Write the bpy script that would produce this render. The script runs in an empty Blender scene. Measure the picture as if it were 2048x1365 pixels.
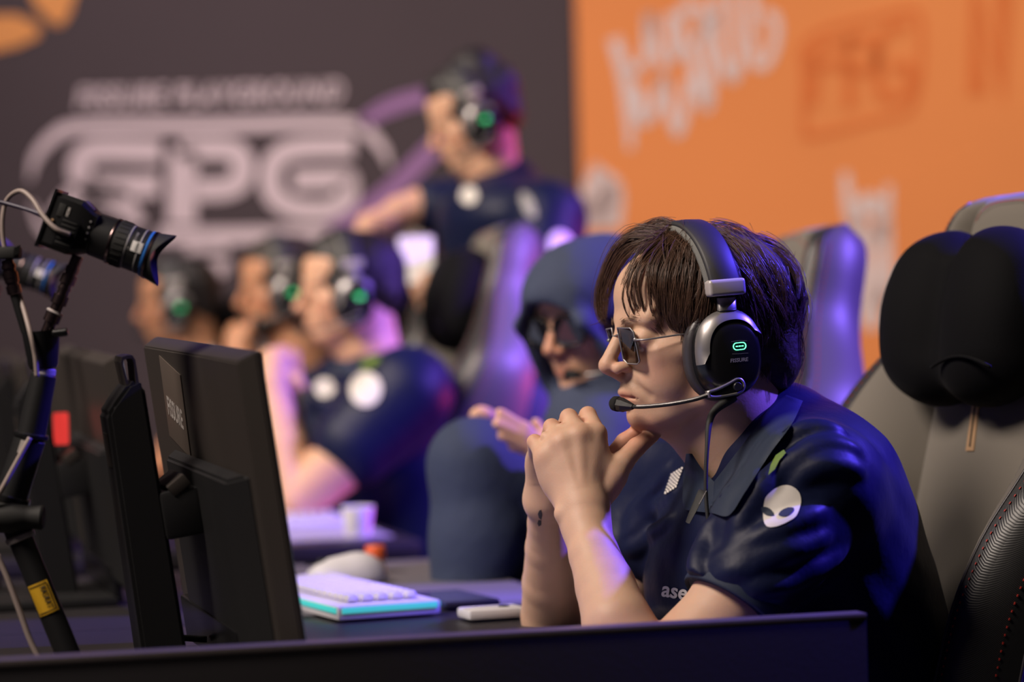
import bpy, bmesh, math, random
import numpy as np
from mathutils import Vector, Matrix
from mathutils.bvhtree import BVHTree

R = math.radians
rng = np.random.default_rng(7)
random.seed(7)
scene = bpy.context.scene
col = scene.collection

# ---------------------------------------------------------------- camera
FPX = 2048 * 85 / 36.0           # focal length in pixels of the 2048 x 1365 frame
CAM = np.array([0.0, 0.0, 1.032])
PITCH, ROLL = R(0.207), R(1.5)
c_, s_ = math.cos(ROLL), math.sin(ROLL)
fwd = np.array([0, math.cos(PITCH), math.sin(PITCH)])
upv = np.array([0, -math.sin(PITCH), math.cos(PITCH)])
rgt = np.array([1.0, 0, 0])
CR = c_ * rgt - s_ * upv
CU = s_ * rgt + c_ * upv
cam_data = bpy.data.cameras.new('camera')
cam = bpy.data.objects.new('camera', cam_data)
col.objects.link(cam)
m = Matrix.Identity(4)
for i in range(3):
    m[i][0], m[i][1], m[i][2], m[i][3] = CR[i], CU[i], -fwd[i], CAM[i]
cam.matrix_world = m
cam_data.lens = 85
cam_data.sensor_width = 36
cam_data.clip_start = 0.05
cam_data.dof.use_dof = True
cam_data.dof.focus_distance = 2.62
cam_data.dof.aperture_fstop = 2.3
scene.camera = cam

# ---------------------------------------------------------------- colour management, world, stage lights
scene.view_settings.view_transform = 'Standard'
scene.view_settings.look = 'None'
scene.view_settings.exposure = -0.22
scene.view_settings.gamma = 1.0
scene.view_settings.use_curve_mapping = False
w = bpy.data.worlds.new('hall')
scene.world = w
w.use_nodes = True
w.node_tree.nodes['Background'].inputs[0].default_value = (0.010, 0.008, 0.011, 1)
w.node_tree.nodes['Background'].inputs[1].default_value = 1.0


def aim(o, target):
    d = Vector(target) - o.location
    o.rotation_euler = d.to_track_quat('-Z', 'Y').to_euler()


def area(name, loc, target, size, power, color, spread=180):
    l = bpy.data.lights.new(name, 'AREA')
    l.shape = 'DISK'
    l.size = size
    l.energy = power
    l.color = color
    l.spread = R(spread)
    o = bpy.data.objects.new(name, l)
    o.location = loc
    col.objects.link(o)
    aim(o, target)
    return o


def spot(name, loc, target, power, color, angle, size=0.1, blend=0.4):
    l = bpy.data.lights.new(name, 'SPOT')
    l.energy = power
    l.color = color
    l.spot_size = R(angle)
    l.spot_blend = blend
    l.shadow_soft_size = size
    o = bpy.data.objects.new(name, l)
    o.location = loc
    col.objects.link(o)
    aim(o, target)
    return o


# warm white front wash from the stage truss, left of and in front of the players
area('front_wash_light', (-2.1, 1.3, 3.7), (0.0, 3.3, 0.9), 1.2, 62, (1.0, 0.85, 0.73), 100)
area('row_wash_light', (-2.9, 3.4, 3.9), (-0.1, 5.2, 1.2), 1.0, 46, (1.0, 0.85, 0.73), 80)
# blue moving heads behind and to the right of the row
spot('blue_back_light', (2.6, 3.15, 2.95), (0.32, 2.72, 1.0), 1550, (0.10, 0.06, 1.0), 21, 0.06)
spot('violet_key_light', (3.3, 3.2, 2.5), (0.25, 3.75, 1.0), 1700, (0.24, 0.13, 1.0), 32, 0.10)
spot('violet_side_light', (3.0, 5.4, 3.2), (-0.1, 4.85, 1.0), 600, (0.22, 0.10, 1.0), 36, 0.12)
spot('violet_beam_light', (3.2, 3.4, 2.4), (0.03, 5.0, 1.02), 2600, (0.36, 0.17, 1.0), 11.5, 0.08, 0.6)
# low red stage lamp
spot('red_floor_light', (2.4, 5.6, 0.5), (-0.4, 4.8, 1.0), 260, (1.0, 0.05, 0.06), 50, 0.1)
# wall washes
area('wall_wash_light', (-1.5, 5.6, 4.3), (-1.0, 8.2, 1.6), 1.0, 43, (1.0, 0.84, 0.82), 110)
area('banner_wash_light', (2.0, 5.2, 4.2), (1.4, 7.6, 1.7), 1.0, 29, (1.0, 0.86, 0.72), 110)

# ---------------------------------------------------------------- geometry helpers
def P(px, py, Y):
    """world point at depth Y on the sight line of a photo pixel (2048 x 1365 frame)"""
    d = fwd * FPX + CR * (px - 1024) + CU * (682.5 - py)
    return CAM + d * (Y / d[1])


PHI = R(14)
GZ = np.array([-math.cos(PHI), -math.sin(PHI), 0])     # the way the players face
RW = np.array([-math.sin(PHI), math.cos(PHI), 0])      # along the row of desks, away from the camera
RO = np.array([0.27, 2.45, 0.0])
DESK_Z = 0.705


def FR(a, b, z):
    return RO + GZ * a + RW * b + np.array([0, 0, z])


def mk(name, verts, faces, mat=None, parent=None, smooth=True, link=True):
    me = bpy.data.meshes.new(name)
    V = np.asarray(verts, dtype=np.float32).reshape(-1, 3)
    if isinstance(faces, np.ndarray) and faces.ndim == 2:
        nf, k = faces.shape
        me.vertices.add(len(V)); me.vertices.foreach_set('co', V.ravel())
        me.loops.add(nf * k); me.loops.foreach_set('vertex_index', faces.astype(np.int32).ravel())
        me.polygons.add(nf)
        me.polygons.foreach_set('loop_start', np.arange(0, nf * k, k, dtype=np.int32))
        me.update(calc_edges=True)
    else:
        me.from_pydata([tuple(map(float, v)) for v in V], [], [tuple(map(int, f)) for f in faces])
    if smooth:
        me.shade_smooth()
    if mat is not None:
        me.materials.append(mat)
    o = bpy.data.objects.new(name, me)
    if link:
        col.objects.link(o)
    if parent is not None:
        o.parent = parent
    return o


def from_bm(name, bm, mat=None, parent=None, smooth=True, sharp=None):
    me = bpy.data.meshes.new(name)
    bmesh.ops.recalc_face_normals(bm, faces=bm.faces)
    bm.to_mesh(me); bm.free()
    if smooth:
        me.shade_smooth()
        if sharp:
            me.set_sharp_from_angle(angle=R(sharp))
    if mat is not None:
        me.materials.append(mat)
    o = bpy.data.objects.new(name, me)
    col.objects.link(o)
    if parent is not None:
        o.parent = parent
    return o


def tag(o, label=None, cat=None, group=None, kind=None):
    if label: o['label'] = label
    if cat: o['category'] = cat
    if group: o['group'] = group
    if kind: o['kind'] = kind
    return o


def empty(name, loc=(0, 0, 0), rz=0.0):
    o = bpy.data.objects.new(name, None)
    o.empty_display_size = 0.05
    col.objects.link(o)
    o.location = tuple(map(float, loc))
    o.rotation_euler = (0, 0, rz)
    return o


def empty_m(name, M):
    o = bpy.data.objects.new(name, None)
    o.empty_display_size = 0.05
    col.objects.link(o)
    o.matrix_world = M
    return o


def copy_tree(o, parent=None):
    c = o.copy()
    col.objects.link(c)
    c.parent = parent
    c.matrix_parent_inverse = o.matrix_parent_inverse.copy()
    for ch in list(o.children):
        copy_tree(ch, c)
    return c


def box(name, size, loc, mat, parent=None, bev=0.003, rot=None, seg=2, taper=None):
    bm = bmesh.new()
    bmesh.ops.create_cube(bm, size=1.0)
    for v in bm.verts:
        v.co = Vector((v.co.x * size[0], v.co.y * size[1], v.co.z * size[2]))
        if taper and v.co.z > 0:
            v.co.x *= taper[0]; v.co.y *= taper[1]
    if bev > 0:
        bmesh.ops.bevel(bm, geom=list(bm.edges), offset=bev, segments=seg, profile=0.6, affect='EDGES')
    M = Matrix.Translation(Vector(tuple(map(float, loc))))
    if rot is not None:
        M = M @ (rot if isinstance(rot, Matrix) else Matrix.Rotation(rot, 4, 'Z'))
    bm.transform(M)
    return from_bm(name, bm, mat, parent, True, 40)


def lathe(name, profile, mat, parent=None, n=32, M=None, cap=True, sharp=40):
    """profile: list of (radius, height) revolved about local z"""
    V, F = [], []
    for r, z in profile:
        for i in range(n):
            a = 2 * math.pi * i / n
            V.append((r * math.cos(a), r * math.sin(a), z))
    k = len(profile)
    for j in range(k - 1):
        for i in range(n):
            i2 = (i + 1) % n
            F.append((j * n + i, j * n + i2, (j + 1) * n + i2, (j + 1) * n + i))
    if cap:
        F.append(tuple(reversed(range(n))))
        F.append(tuple((k - 1) * n + i for i in range(n)))
    bm = bmesh.new()
    vs = [bm.verts.new(v) for v in V]
    for f in F:
        bm.faces.new([vs[i] for i in f])
    if M is not None:
        bm.transform(M)
    return from_bm(name, bm, mat, parent, True, sharp)


def frame_z(a, b):
    """matrix whose z axis runs from a to b, origin at a"""
    a = Vector(tuple(map(float, a))); b = Vector(tuple(map(float, b)))
    q = (b - a).to_track_quat('Z', 'Y')
    return Matrix.Translation(a) @ q.to_matrix().to_4x4()


def rod(name, a, b, r0, r1, mat, parent=None, n=20, bev=0.0015, rings=()):
    """solid rod from a to b; rings = [(t, extra radius, width)] collars along it"""
    L = float(np.linalg.norm(np.array(b) - np.array(a)))
    prof = [(r0 - bev, 0), (r0, bev)]
    for t, e, wd in rings:
        z = t * L
        r = r0 + (r1 - r0) * t
        prof += [(r, z - wd / 2 - 1e-4), (r + e, z - wd / 2), (r + e, z + wd / 2), (r, z + wd / 2 + 1e-4)]
    prof += [(r1, L - bev), (r1 - bev, L)]
    return lathe(name, prof, mat, parent, n, frame_z(a, b))


def spline(pts, n):
    """Catmull-Rom through pts, n samples"""
    p = np.asarray(pts, dtype=float)
    if len(p) == 2:
        t = np.linspace(0, 1, n)[:, None]
        return p[0] * (1 - t) + p[1] * t
    q = np.vstack([2 * p[0] - p[1], p, 2 * p[-1] - p[-2]])
    seg = len(p) - 1
    out = []
    for u in np.linspace(0, seg, n):
        i = min(int(u), seg - 1); t = u - i
        a, b, c, d = q[i], q[i + 1], q[i + 2], q[i + 3]
        out.append(0.5 * ((2 * b) + (-a + c) * t + (2 * a - 5 * b + 4 * c - d) * t * t + (-a + 3 * b - 3 * c + d) * t ** 3))
    return np.array(out)


def tube_data(pts, radii, n=10, cap=True, flat=None):
    p = np.asarray(pts, dtype=float)
    k = len(p)
    radii = np.broadcast_to(np.asarray(radii, dtype=float), (k,))
    t = np.gradient(p, axis=0)
    t /= np.linalg.norm(t, axis=1)[:, None] + 1e-12
    ref = np.array([0, 0, 1.0]) if abs(t[0][2]) < 0.9 else np.array([1.0, 0, 0])
    V = []
    u = np.cross(ref, t[0]); u /= np.linalg.norm(u)
    for i in range(k):
        u = u - t[i] * np.dot(u, t[i]); u /= np.linalg.norm(u) + 1e-12
        v = np.cross(t[i], u)
        for j in range(n):
            a = 2 * math.pi * j / n
            fx, fy = (1, 1) if flat is None else flat
            V.append(p[i] + radii[i] * (fx * math.cos(a) * u + fy * math.sin(a) * v))
    F = []
    for i in range(k - 1):
        for j in range(n):
            j2 = (j + 1) % n
            F.append((i * n + j, i * n + j2, (i + 1) * n + j2, (i + 1) * n + j))
    if cap:
        F.append(tuple(reversed(range(n))))
        F.append(tuple((k - 1) * n + j for j in range(n)))
    return V, F


def tube(name, pts, r, mat, parent=None, n=10, samples=40, flat=None):
    p = spline(pts, samples)
    if np.ndim(r):
        rr = np.interp(np.linspace(0, 1, samples), np.linspace(0, 1, len(r)), r)
    else:
        rr = r
    V, F = tube_data(p, rr, n, True, flat)
    return mk(name, V, F, mat, parent)


def prism(name, poly, t, mat, parent=None, M=None, bev=0.0, smooth=False):
    """polygon in local xy, thickness t along +z"""
    bm = bmesh.new()
    vs = [bm.verts.new((x, y, 0)) for x, y in poly]
    f = bm.faces.new(vs)
    r = bmesh.ops.extrude_face_region(bm, geom=[f])
    bmesh.ops.translate(bm, vec=(0, 0, t), verts=[v for v in r['geom'] if isinstance(v, bmesh.types.BMVert)])
    if bev > 0:
        bmesh.ops.bevel(bm, geom=list(bm.edges), offset=bev, segments=2, profile=0.6, affect='EDGES')
    if M is not None:
        bm.transform(M)
    return from_bm(name, bm, mat, parent, True, 35)


def ribbon_data(pts, width, t=0.002, closed=False):
    """flat stroke in local xy with mitred joins, thickness t towards +z; returns verts, faces"""
    p = np.asarray(pts, dtype=float)
    n = len(p)
    width = np.broadcast_to(np.asarray(width, dtype=float), (n,))
    L, Rr = [], []
    for i in range(n):
        if closed:
            a, b = p[(i - 1) % n], p[(i + 1) % n]
            d1 = p[i] - a; d2 = b - p[i]
        else:
            d1 = p[i] - p[max(i - 1, 0)] if i > 0 else p[1] - p[0]
            d2 = p[min(i + 1, n - 1)] - p[i] if i < n - 1 else d1
        d1 = d1 / (np.linalg.norm(d1) + 1e-12); d2 = d2 / (np.linalg.norm(d2) + 1e-12)
        nrm = np.array([-(d1 + d2)[1], (d1 + d2)[0]])
        nrm /= np.linalg.norm(nrm) + 1e-12
        c = max(0.45, float(np.dot(nrm, np.array([-d1[1], d1[0]]))))
        L.append(p[i] + nrm * width[i] / 2 / c); Rr.append(p[i] - nrm * width[i] / 2 / c)
    V = [(a[0], a[1], z) for z in (0, t) for a in L + Rr]
    F = []
    m_ = n if closed else n - 1
    for i in range(m_):
        j = (i + 1) % n
        F.append((2 * n + i, 3 * n + i, 3 * n + j, 2 * n + j))
        F.append((i, j, n + j, n + i))
        F.append((i, 2 * n + i, 2 * n + j, j))
        F.append((n + i, n + j, 3 * n + j, 3 * n + i))
    if not closed:
        F.append((0, n, 3 * n, 2 * n)); F.append((n - 1, 3 * n - 1, 4 * n - 1, 2 * n - 1))
    return V, F


def text_mesh(body, size=1.0, bold=0.0, shear=0.0, extrude=0.0, space=1.0):
    """verts, faces of a centred text in local xy"""
    cu = bpy.data.curves.new('t', 'FONT')
    cu.body = body; cu.size = size; cu.align_x = 'CENTER'; cu.align_y = 'CENTER'
    cu.offset = bold; cu.shear = shear; cu.extrude = extrude; cu.space_character = space
    cu.resolution_u = 4
    o = bpy.data.objects.new('t', cu)
    col.objects.link(o)
    dg = bpy.context.evaluated_depsgraph_get()
    me = bpy.data.meshes.new_from_object(o.evaluated_get(dg))
    V = np.array([v.co[:] for v in me.vertices]); F = [tuple(p.vertices) for p in me.polygons]
    bpy.data.objects.remove(o); bpy.data.curves.remove(cu); bpy.data.meshes.remove(me)
    return V, F


# ---------------------------------------------------------------- materials
def mat(name, color, rough=0.5, metal=0.0, spec=0.5, sss=0.0, sss_rad=(0.012, 0.004, 0.002), coat=0.0, sheen=0.0,
        emit=None, emit_s=0.0, noise=None, bump=None, var=None, weave=None):
    """procedural principled material; noise=(scale, amount) colour mottling, bump=(scale, strength, distance) relief"""
    m_ = bpy.data.materials.new(name)
    m_.use_nodes = True
    nt = m_.node_tree
    b = nt.nodes['Principled BSDF']
    c4 = (*color, 1)
    b.inputs['Base Color'].default_value = c4
    b.inputs['Roughness'].default_value = rough
    b.inputs['Metallic'].default_value = metal
    b.inputs['Specular IOR Level'].default_value = spec
    if sss:
        b.inputs['Subsurface Weight'].default_value = sss
        b.inputs['Subsurface Radius'].default_value = sss_rad
        b.inputs['Subsurface Scale'].default_value = 1.0
    b.inputs['Coat Weight'].default_value = coat
    b.inputs['Sheen Weight'].default_value = sheen
    if emit:
        b.inputs['Emission Color'].default_value = (*emit, 1)
        b.inputs['Emission Strength'].default_value = emit_s
    tc = nt.nodes.new('ShaderNodeTexCoord')
    if noise:
        n = nt.nodes.new('ShaderNodeTexNoise')
        n.inputs['Scale'].default_value = noise[0]
        n.inputs['Detail'].default_value = 4
        nt.links.new(tc.outputs['Object'], n.inputs['Vector'])
        mx = nt.nodes.new('ShaderNodeMix'); mx.data_type = 'RGBA'
        a = noise[1]
        mx.inputs['A'].default_value = (*[x * (1 - a) for x in color], 1)
        mx.inputs['B'].default_value = (*[min(1, x * (1 + a)) for x in color], 1)
        nt.links.new(n.outputs['Fac'], mx.inputs['Factor'])
        nt.links.new(mx.outputs['Result'], b.inputs['Base Color'])
    if bump:
        n = nt.nodes.new('ShaderNodeTexNoise')
        n.inputs['Scale'].default_value = bump[0]
        n.inputs['Detail'].default_value = 3
        nt.links.new(tc.outputs['Object'], n.inputs['Vector'])
        bp = nt.nodes.new('ShaderNodeBump')
        bp.inputs['Strength'].default_value = bump[1]
        bp.inputs['Distance'].default_value = bump[2]
        nt.links.new(n.outputs['Fac'], bp.inputs['Height'])
        nt.links.new(bp.outputs['Normal'], b.inputs['Normal'])
    if weave:
        wv = nt.nodes.new('ShaderNodeTexWave')
        wv.inputs['Scale'].default_value = weave[0]
        wv.bands_direction = 'DIAGONAL'
        nt.links.new(tc.outputs['Object'], wv.inputs['Vector'])
        bp = nt.nodes.new('ShaderNodeBump')
        bp.inputs['Strength'].default_value = weave[1]
        bp.inputs['Distance'].default_value = weave[2]
        nt.links.new(wv.outputs['Fac'], bp.inputs['Height'])
        nt.links.new(bp.outputs['Normal'], b.inputs['Normal'])
    return m_


def skin_mat(name, base, red):
    """skin whose blush attribute (set per vertex) tints lips, nose and knuckles, with fine pore relief"""
    m_ = mat(name, base, 0.52, spec=0.35, sss=0.25, sss_rad=(0.010, 0.0035, 0.002))
    nt = m_.node_tree
    b = nt.nodes['Principled BSDF']
    tc = nt.nodes.new('ShaderNodeTexCoord')
    n = nt.nodes.new('ShaderNodeTexNoise')
    n.inputs['Scale'].default_value = 55; n.inputs['Detail'].default_value = 5
    nt.links.new(tc.outputs['Object'], n.inputs['Vector'])
    mx = nt.nodes.new('ShaderNodeMix'); mx.data_type = 'RGBA'
    mx.inputs['A'].default_value = (*[x * 0.90 for x in base], 1)
    mx.inputs['B'].default_value = (min(1, base[0] * 1.06), min(1, base[1] * 1.04), min(1, base[2] * 1.03), 1)
    nt.links.new(n.outputs['Fac'], mx.inputs['Factor'])
    at = nt.nodes.new('ShaderNodeAttribute'); at.attribute_name = 'blush'
    sp = nt.nodes.new('ShaderNodeSeparateColor')
    nt.links.new(at.outputs['Color'], sp.inputs['Color'])
    m2 = nt.nodes.new('ShaderNodeMix'); m2.data_type = 'RGBA'
    m2.inputs['B'].default_value = (*red, 1)
    nt.links.new(mx.outputs['Result'], m2.inputs['A'])
    nt.links.new(sp.outputs['Red'], m2.inputs['Factor'])
    m3 = nt.nodes.new('ShaderNodeMix'); m3.data_type = 'RGBA'
    m3.inputs['B'].default_value = (0.13, 0.085, 0.06, 1)       # stubble
    n3 = nt.nodes.new('ShaderNodeTexNoise'); n3.inputs['Scale'].default_value = 900
    nt.links.new(tc.outputs['Object'], n3.inputs['Vector'])
    mu = nt.nodes.new('ShaderNodeMath'); mu.operation = 'MULTIPLY'
    nt.links.new(n3.outputs['Fac'], mu.inputs[0]); nt.links.new(sp.outputs['Green'], mu.inputs[1])
    nt.links.new(mu.outputs[0], m3.inputs['Factor'])
    nt.links.new(m2.outputs['Result'], m3.inputs['A'])
    nt.links.new(m3.outputs['Result'], b.inputs['Base Color'])
    n2 = nt.nodes.new('ShaderNodeTexNoise'); n2.inputs['Scale'].default_value = 420; n2.inputs['Detail'].default_value = 2
    nt.links.new(tc.outputs['Object'], n2.inputs['Vector'])
    bp = nt.nodes.new('ShaderNodeBump'); bp.inputs['Strength'].default_value = 0.25; bp.inputs['Distance'].default_value = 0.0006
    nt.links.new(n2.outputs['Fac'], bp.inputs['Height'])
    nt.links.new(bp.outputs['Normal'], b.inputs['Normal'])
    return m_


def glass_mat(name, tint, gloss):
    m_ = bpy.data.materials.new(name)
    m_.use_nodes = True
    nt = m_.node_tree
    nt.nodes.remove(nt.nodes['Principled BSDF'])
    out = nt.nodes['Material Output']
    tr = nt.nodes.new('ShaderNodeBsdfTransparent'); tr.inputs[0].default_value = (*tint, 1)
    gl = nt.nodes.new('ShaderNodeBsdfGlossy'); gl.inputs['Roughness'].default_value = 0.03
    gl.inputs[0].default_value = (0.9, 0.9, 0.9, 1)
    fr = nt.nodes.new('ShaderNodeValue'); fr.outputs[0].default_value = gloss
    mx = nt.nodes.new('ShaderNodeMixShader')
    nt.links.new(fr.outputs[0], mx.inputs[0]); nt.links.new(tr.outputs[0], mx.inputs[1]); nt.links.new(gl.outputs[0], mx.inputs[2])
    nt.links.new(mx.outputs[0], out.inputs[0])
    return m_


M_ = {
    'wall': mat('dark_print', (0.066, 0.047, 0.055), 0.85, noise=(3, 0.08)),
    'print_w': mat('pale_print', (0.72, 0.58, 0.63), 0.8),
    'print_p': mat('purple_print', (0.34, 0.17, 0.38), 0.8),
    'print_o': mat('orange_print', (0.80, 0.33, 0.10), 0.8),
    'orange': mat('orange_banner', (0.80, 0.265, 0.075), 0.8, noise=(1.2, 0.10)),
    'orange_d': mat('dark_orange_print', (0.70, 0.17, 0.035), 0.8),
    'print_g': mat('grey_print', (0.74, 0.58, 0.56), 0.8),
    'floor': mat('stage_floor', (0.012, 0.011, 0.013), 0.6, noise=(6, 0.2)),
    'desk': mat('black_laminate', (0.016, 0.014, 0.016), 0.45, bump=(160, 0.15, 0.0008)),
    'blk': mat('black_plastic', (0.012, 0.012, 0.013), 0.42, bump=(300, 0.15, 0.0004)),
    'blk_s': mat('satin_black', (0.008, 0.008, 0.009), 0.25),
    'mon': mat('monitor_plastic', (0.034, 0.028, 0.025), 0.46, bump=(700, 0.25, 0.0003)),
    'rub': mat('rubber', (0.010, 0.010, 0.010), 0.7),
    'steel': mat('brushed_steel', (0.36, 0.34, 0.34), 0.38, metal=0.75, bump=(200, 0.08, 0.0004)),
    'satin': mat('satin_grey', (0.55, 0.50, 0.49), 0.42, metal=0.3),
    'steel_d': mat('dark_chrome', (0.24, 0.17, 0.17), 0.24, metal=1.0),
    'gold': mat('zip_brass', (0.78, 0.50, 0.28), 0.4, metal=0.6),
    'grey_fab': mat('grey_upholstery', (0.155, 0.138, 0.115), 0.85, sheen=0.15, bump=(900, 0.3, 0.0004)),
    'leather': mat('black_leather', (0.045, 0.040, 0.045), 0.38, bump=(260, 0.2, 0.0006)),
    'carbon': mat('carbon_leather', (0.028, 0.028, 0.028), 0.40, weave=(330, 0.4, 0.0004)),
    'side_lth': mat('grey_side_leather', (0.078, 0.072, 0.076), 0.5, bump=(260, 0.2, 0.0006)),
    'velvet': mat('black_velvet', (0.0025, 0.0025, 0.0035), 0.8, spec=0.12, sheen=0.01, bump=(500, 0.3, 0.0006)),
    'red_thr': mat('red_thread', (0.45, 0.03, 0.02), 0.6),
    'wht': mat('white_plastic', (0.62, 0.60, 0.62), 0.45),
    'paper': mat('paper', (0.80, 0.78, 0.77), 0.7),
    'cable': mat('beige_cable', (0.30, 0.24, 0.22), 0.5),
    'yel': mat('yellow_label', (0.70, 0.40, 0.02), 0.5),
    'ink': mat('black_ink', (0.01, 0.01, 0.01), 0.6),
    'let': mat('white_lettering', (0.60, 0.56, 0.54), 0.6),
    'let_d': mat('grey_lettering', (0.26, 0.25, 0.25), 0.5),
    'sticker': mat('brown_film', (0.095, 0.075, 0.063), 0.42),
    'led_g': mat('green_led', (0.02, 0.3, 0.12), 0.4, emit=(0.10, 1.0, 0.36), emit_s=5.0),
    'led_c': mat('cyan_led', (0.02, 0.3, 0.3), 0.4, emit=(0.10, 0.85, 0.75), emit_s=0.55),
    'led_r': mat('red_led', (0.4, 0.02, 0.02), 0.4, emit=(1.0, 0.06, 0.05), emit_s=0.8),
    'screen': mat('lit_screen', (0.02, 0.02, 0.02), 0.3, emit=(0.75, 0.80, 1.0), emit_s=0.45),
    'pad': mat('mouse_pad_cloth', (0.11, 0.10, 0.12), 0.9),
    'pad_w': mat('pale_mouse_pad_cloth', (0.34, 0.31, 0.36), 0.9),
    'key': mat('keycap', (0.55, 0.53, 0.55), 0.5),
    'navy': mat('navy_jersey', (0.0038, 0.007, 0.034), 0.5, spec=0.22, sheen=0.02, bump=(30, 0.35, 0.005)),
    'navy_c': mat('navy_collar', (0.011, 0.021, 0.046), 0.7, bump=(700, 0.3, 0.0005)),
    'hoodie': mat('navy_hoodie', (0.030, 0.042, 0.085), 0.85, bump=(30, 0.5, 0.006)),
    'jeans': mat('dark_trousers', (0.022, 0.034, 0.075), 0.85, bump=(24, 0.5, 0.006)),
    'logo_w': mat('white_print', (0.66, 0.62, 0.58), 0.6),
    'logo_g': mat('green_print', (0.12, 0.20, 0.02), 0.6),
    'logo_b': mat('blue_print', (0.05, 0.05, 0.45), 0.6),
    'hair_main': mat('brown_hair', (0.10, 0.052, 0.033), 0.36, spec=0.5, noise=(130, 0.6)),
    'hair_cap': mat('dark_hair_base', (0.035, 0.017, 0.011), 0.6, bump=(140, 0.6, 0.003)),
    'hair_blk': mat('black_hair', (0.012, 0.009, 0.010), 0.45, bump=(110, 0.8, 0.006)),
    'hair_brn': mat('dark_brown_hair', (0.022, 0.013, 0.009), 0.5, bump=(110, 0.8, 0.006)),
    'skin_a': skin_mat('fair_skin', (0.62, 0.395, 0.275), (0.50, 0.17, 0.11)),
    'skin_b': skin_mat('light_skin', (0.64, 0.37, 0.24), (0.52, 0.17, 0.11)),
    'skin_c': skin_mat('tan_skin', (0.55, 0.27, 0.15), (0.45, 0.13, 0.08)),
    'eye_w': mat('eye_white', (0.55, 0.50, 0.47), 0.2, coat=0.5),
    'iris': mat('iris', (0.03, 0.025, 0.02), 0.2, coat=0.8),
    'lens': glass_mat('tinted_lens', (0.40, 0.38, 0.36), 0.10),
    'lens_d': mat('dark_lens', (0.006, 0.006, 0.008), 0.08, coat=0.5),
    'front_glass': mat('lens_glass', (0.004, 0.004, 0.010), 0.05, coat=1.0),
    'lens_blue': mat('blue_ring', (0.03, 0.16, 0.55), 0.4),
    'purple_grip': mat('purple_accent', (0.10, 0.07, 0.30), 0.5),
    'tattoo': mat('tattoo_ink', (0.05, 0.045, 0.05), 0.6),
    'org': mat('orange_plastic', (0.75, 0.12, 0.03), 0.4),
}


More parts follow.
